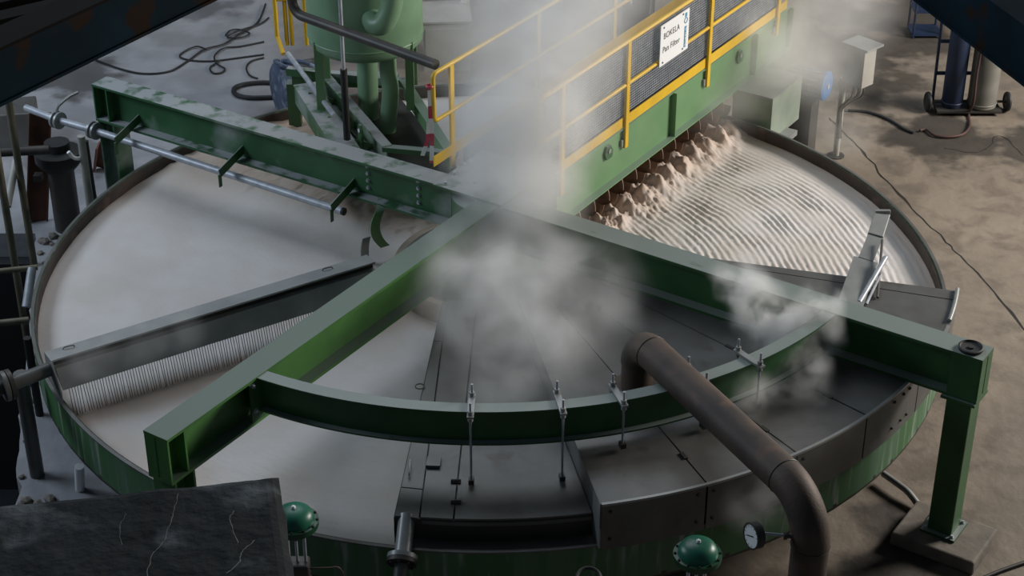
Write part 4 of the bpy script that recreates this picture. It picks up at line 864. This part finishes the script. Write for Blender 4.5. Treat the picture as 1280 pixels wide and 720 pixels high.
def vein(pts, wd):
    p = smoothpath(pts, 8); vs = []
    for i, q in enumerate(p):
        d = (p[min(i + 1, len(p) - 1)] - p[max(i - 1, 0)]).normalized(); s = V(-d.y, d.x, 0) * wd * .6 * (.3 + abs(noise.noise((i * .7, wd * 50, 1)))); j = V(noise.noise((i * .6, 1, wd * 90)), noise.noise((i * .5, 7, wd * 40)), 0) * .012
        z = noise.fractal(q * 3., 1., 2., 5) * .012 + .006
        vs += [q + j + s + V(0, 0, z), q + j - s + V(0, 0, z)]
    MB().add(vs, [(2 * i, 2 * i + 2, 2 * i + 3, 2 * i + 1) for i in range(len(p) - 1)]).build('lime_vein', cl, SL)
vein([(-1.995, -7.737, 4.000), (-1.989, -7.970, 4.000), (-2.006, -8.244, 4.000), (-2.053, -8.389, 4.000), (-2.048, -8.593, 4.000)], .006)
vein([(-1.595, -7.927, 4.000), (-1.603, -8.029, 4.000), (-1.520, -8.260, 4.000)], .007); vein([(-1.421, -8.228, 4.000), (-1.484, -8.341, 4.000), (-1.490, -8.453, 4.000), (-1.551, -8.562, 4.000)], .009); vein([(-2.302, -7.953, 4.000), (-2.312, -8.096, 4.000), (-2.268, -8.277, 4.000)], .004)
ub = V(math.cos(R_(58.4)), math.sin(R_(58.4)), 0); nb = V(-math.sin(R_(58.4)), math.cos(R_(58.4)), 0)
OB = thing('overhead_beam', (-2.2, -7.2, 7.0), 'dark blue overhead beam with rust patches across the upper left corner', 'beam')
b0 = V(-2.67, -8.04, 7.0) - ub * 2.5; b1 = b0 + ub * 7.5
MB().bar(b0 + nb * .01 + V(0, 0, .16), b1 + nb * .01 + V(0, 0, .16), .02, .30).build('web', BLUEB, OB)
MB().bar(b0 + nb * .06 + V(0, 0, .0), b1 + nb * .06 + V(0, 0, .0), .16, .02).build('bottom_flange', BLUEB, OB)
MB().bar(b0 + nb * .10 + V(0, 0, .32), b1 + nb * .10 + V(0, 0, .32), .24, .02).build('top_flange', BROWNB, OB)
q0, q1 = V((-3.270, -5.829, 6.600)), V((-2.656, -5.385, 6.600)); qd = (q1 - q0).normalized()
tag(MB().bar(q0 - qd * 1.5 + V(0, 0, -.02), q1 + qd * 1.2 + V(0, 0, -.02), .16, .12).build('overhead_bar', BROWNB), 'brown dusty overhead bar just behind the blue beam', 'bar')
q0, q1 = V((-3.350, -5.506, 6.600)), V((-2.729, -5.010, 6.600))
tag(MB().bar(q0 - qd * 1.5 + V(0, 0, -.02), q1 + qd * 1.2 + V(0, 0, -.02), .16, .10).build('overhead_bar', BROWNB), 'dark overhead bar at the very top left corner', 'bar')
ur = V(.2740, -.9617, 0); nr_ = V(.9617, .2740, 0)
OR = thing('overhead_beam', (3.0, -7.1, 7.0), 'black overhead beam cutting off the upper right corner', 'beam')
r0_ = V(2.84, -6.46, 7.0) - ur * 3; r1_ = r0_ + ur * 7
MB().bar(r0_ + nr_ * .30 + V(0, 0, .17), r1_ + nr_ * .30 + V(0, 0, .17), .60, .32).build('girder', BLUEB, OR)
MB().bar(r0_ + nr_ * .30, r1_ + nr_ * .30, .62, .02).build('bottom_flange', BLUEB, OR)
# ------------------------------------------------------------------ steam
SC.cycles.volume_step_rate = .5; SC.cycles.volume_max_steps = 256
def steam(name, lab, blobs, dens, nscale=1.6, lo=.38, hi=.62, warp=.35, seed=0.):
    mb = MB()
    for (x, y, z, r, w_) in blobs:
        rr = r * .97 + warp * .18; mb.lathe([(rr * math.sin(math.pi * i / 12), -rr * math.cos(math.pi * i / 12)) for i in range(13)], (x, y, z), 20)
    c = V(sum(b[0] for b in blobs) / len(blobs), sum(b[1] for b in blobs) / len(blobs), sum(b[2] for b in blobs) / len(blobs))
    tmp = bpy.data.meshes.new('tmp'); tmp.from_pydata([V(q) - c for q in mb.v], [], mb.f)
    to = bpy.data.objects.new('tmp', tmp); COL.objects.link(to)
    rm = to.modifiers.new('r', 'REMESH'); rm.mode = 'VOXEL'; rm.voxel_size = .09
    bpy.context.view_layer.update()
    me = bpy.data.meshes.new_from_object(to.evaluated_get(bpy.context.evaluated_depsgraph_get())); bpy.data.objects.remove(to)
    me.name = name; me.polygons.foreach_set('use_smooth', [True] * len(me.polygons))
    m = bpy.data.materials.new(name); m.use_nodes = True; nt = m.node_tree; N = nt.nodes; L = nt.links; N.clear()
    out = N.new('ShaderNodeOutputMaterial'); vs = N.new('ShaderNodeVolumeScatter'); vs.inputs['Color'].default_value = (1, 1, 1, 1); vs.inputs['Anisotropy'].default_value = .1
    L.new(vs.outputs[0], out.inputs['Volume'])
    geo = N.new('ShaderNodeNewGeometry'); ad = N.new('ShaderNodeVectorMath'); ad.operation = 'ADD'; ad.inputs[1].default_value = (seed, seed * .37, 0); L.new(geo.outputs['Position'], ad.inputs[0])
    n1 = N.new('ShaderNodeTexNoise'); n1.inputs['Scale'].default_value = nscale * .8; n1.inputs['Detail'].default_value = 3; L.new(ad.outputs[0], n1.inputs['Vector'])
    sb = N.new('ShaderNodeVectorMath'); sb.operation = 'SUBTRACT'; L.new(n1.outputs['Color'], sb.inputs[0]); sb.inputs[1].default_value = (.5, .5, .5)
    ml = N.new('ShaderNodeVectorMath'); ml.operation = 'SCALE'; L.new(sb.outputs[0], ml.inputs[0]); ml.inputs['Scale'].default_value = warp * 2
    wp = N.new('ShaderNodeVectorMath'); wp.operation = 'ADD'; L.new(geo.outputs['Position'], wp.inputs[0]); L.new(ml.outputs[0], wp.inputs[1])
    acc = None
    for (x, y, z, r, w_) in blobs:
        d = N.new('ShaderNodeVectorMath'); d.operation = 'DISTANCE'; L.new(wp.outputs[0], d.inputs[0]); d.inputs[1].default_value = (x, y, z)
        mr = N.new('ShaderNodeMapRange'); mr.interpolation_type = 'SMOOTHSTEP'; mr.inputs[1].default_value = r; mr.inputs[2].default_value = r * .08; mr.inputs[3].default_value = 0; mr.inputs[4].default_value = w_; L.new(d.outputs['Value'], mr.inputs[0])
        if acc is None: acc = mr.outputs[0]
        else:
            a = N.new('ShaderNodeMath'); a.operation = 'ADD'; L.new(acc, a.inputs[0]); L.new(mr.outputs[0], a.inputs[1]); acc = a.outputs[0]
    n2 = N.new('ShaderNodeTexNoise'); n2.inputs['Scale'].default_value = nscale * 1.7; n2.inputs['Detail'].default_value = 5; n2.inputs['Roughness'].default_value = .55; n2.inputs['Distortion'].default_value = .4; L.new(ad.outputs[0], n2.inputs['Vector'])
    r2 = N.new('ShaderNodeMapRange'); r2.interpolation_type = 'SMOOTHSTEP'; r2.inputs[1].default_value = lo; r2.inputs[2].default_value = hi; r2.inputs[3].default_value = .06; L.new(n2.outputs[0], r2.inputs[0])
    p = N.new('ShaderNodeMath'); p.operation = 'MULTIPLY'; L.new(acc, p.inputs[0]); L.new(r2.outputs[0], p.inputs[1])
    p2 = N.new('ShaderNodeMath'); p2.operation = 'MULTIPLY'; L.new(p.outputs[0], p2.inputs[0]); p2.inputs[1].default_value = dens
    L.new(p2.outputs[0], vs.inputs['Density'])
    me.materials.clear(); me.materials.append(m)
    o = bpy.data.objects.new(name, me); COL.objects.link(o); o.location = c
    return tag(o, lab, 'steam', 'clouds of steam', 'stuff')
steam('steam_plume', 'dense white steam plume rising from the hub over the walkway',
      [(.25, -.55, 2.15, .85, .7), (.33, -.4, 2.65, .85, 1.6), (.42, -.3, 3.1, .95, 1.4), (.50, -.15, 3.65, 1.1, .75), (.55, .1, 4.25, 1.2, .38), (.65, .3, 4.9, 1.3, .3),
       (-.2, -.1, 2.7, .7, .3), (0, .1, 3.6, .8, .2), (1.0, .0, 4.2, 1.0, .28), (1.5, .4, 4.7, 1.0, .25), (.1, -.9, 1.95, .65, .6), (.95, -.2, 3.3, .7, .35)], 1.9, .95, .22, .66, .45, 1.)
steam('steam_haze', 'thin steam drifting low over the hood panels left of the rusty pipe',
      [(-.1, -1.5, 2.0, .65, 1.), (.35, -1.9, 2.0, .75, 1.), (.75, -1.35, 2.05, .6, .9), (-.1, -2.4, 1.95, .6, .7), (.55, -2.7, 1.95, .65, .8), (1.05, -2.3, 1.95, .55, .6), (.1, -3.2, 1.85, .5, .5), (.85, -3.4, 1.9, .5, .5), (-.45, -1.1, 2.0, .6, .7), (1.2, -1.7, 2.0, .6, .5), (-.3, -1.9, 1.95, .6, .6)], 2.2, 1.3, .28, .66, .4, 5.)
steam('steam_puff', 'curling steam puff in front of the right green beam',
      [(2.85, -2.65, 2.05, .42, 1.2), (3.1, -2.75, 2.1, .36, 1.1), (2.6, -2.45, 2.25, .40, .8), (2.45, -2.3, 2.45, .36, .7), (3.15, -2.55, 2.3, .30, .7), (2.75, -3.0, 1.95, .34, .6), (3.0, -3.25, 1.92, .32, .6), (2.5, -3.5, 1.9, .3, .4)], 7.5, 2.2, .36, .60, .3, 9.)
steam('steam_cloud', 'broad grey steam cloud drifting past the walkway end and junction box',
      [(3.4, 4.2, 2.1, 1.0, .8), (4.1, 4.5, 1.9, 1.0, .8), (4.6, 5.4, 2.6, 1.2, .6), (3.9, 5.8, 3.2, 1.3, .5), (4.9, 6.4, 3.6, 1.3, .4), (2.9, 3.4, 1.7, .7, .5), (4.3, 3.2, 1.5, .6, .3)], 1.5, .8, .25, .66, .4, 13.)
steam('steam_veil', 'faint steam veil between the tank and the walkway',
      [(-.5, 3.4, 2.3, .75, .8), (-.2, 4.6, 2.4, 1.0, .8), (.1, 5.8, 2.6, 1.2, .7), (-.6, 6.4, 2.0, 1.2, .5), (.9, 6.6, 2.6, 1.2, .5)], .42, .8, .25, .65, .4, 17.)
steam('steam_wisp', 'faint wisp of steam rising over the wash trough jets',
      [(-4.0, -2.35, 1.62, .40, 1.), (-3.5, -2.1, 1.55, .38, .8), (-3.1, -1.85, 1.5, .34, .5)], 1.6, 1.6, .3, .65, .25, 21.)
steam('steam_wisp', 'small wisp of steam beside the rusty pipe bend outside the pan',
      [(2.35, -5.12, 1.85, .36, 1.), (2.5, -4.95, 2.05, .36, .8)], .7, 1.8, .34, .64, .25, 25.)
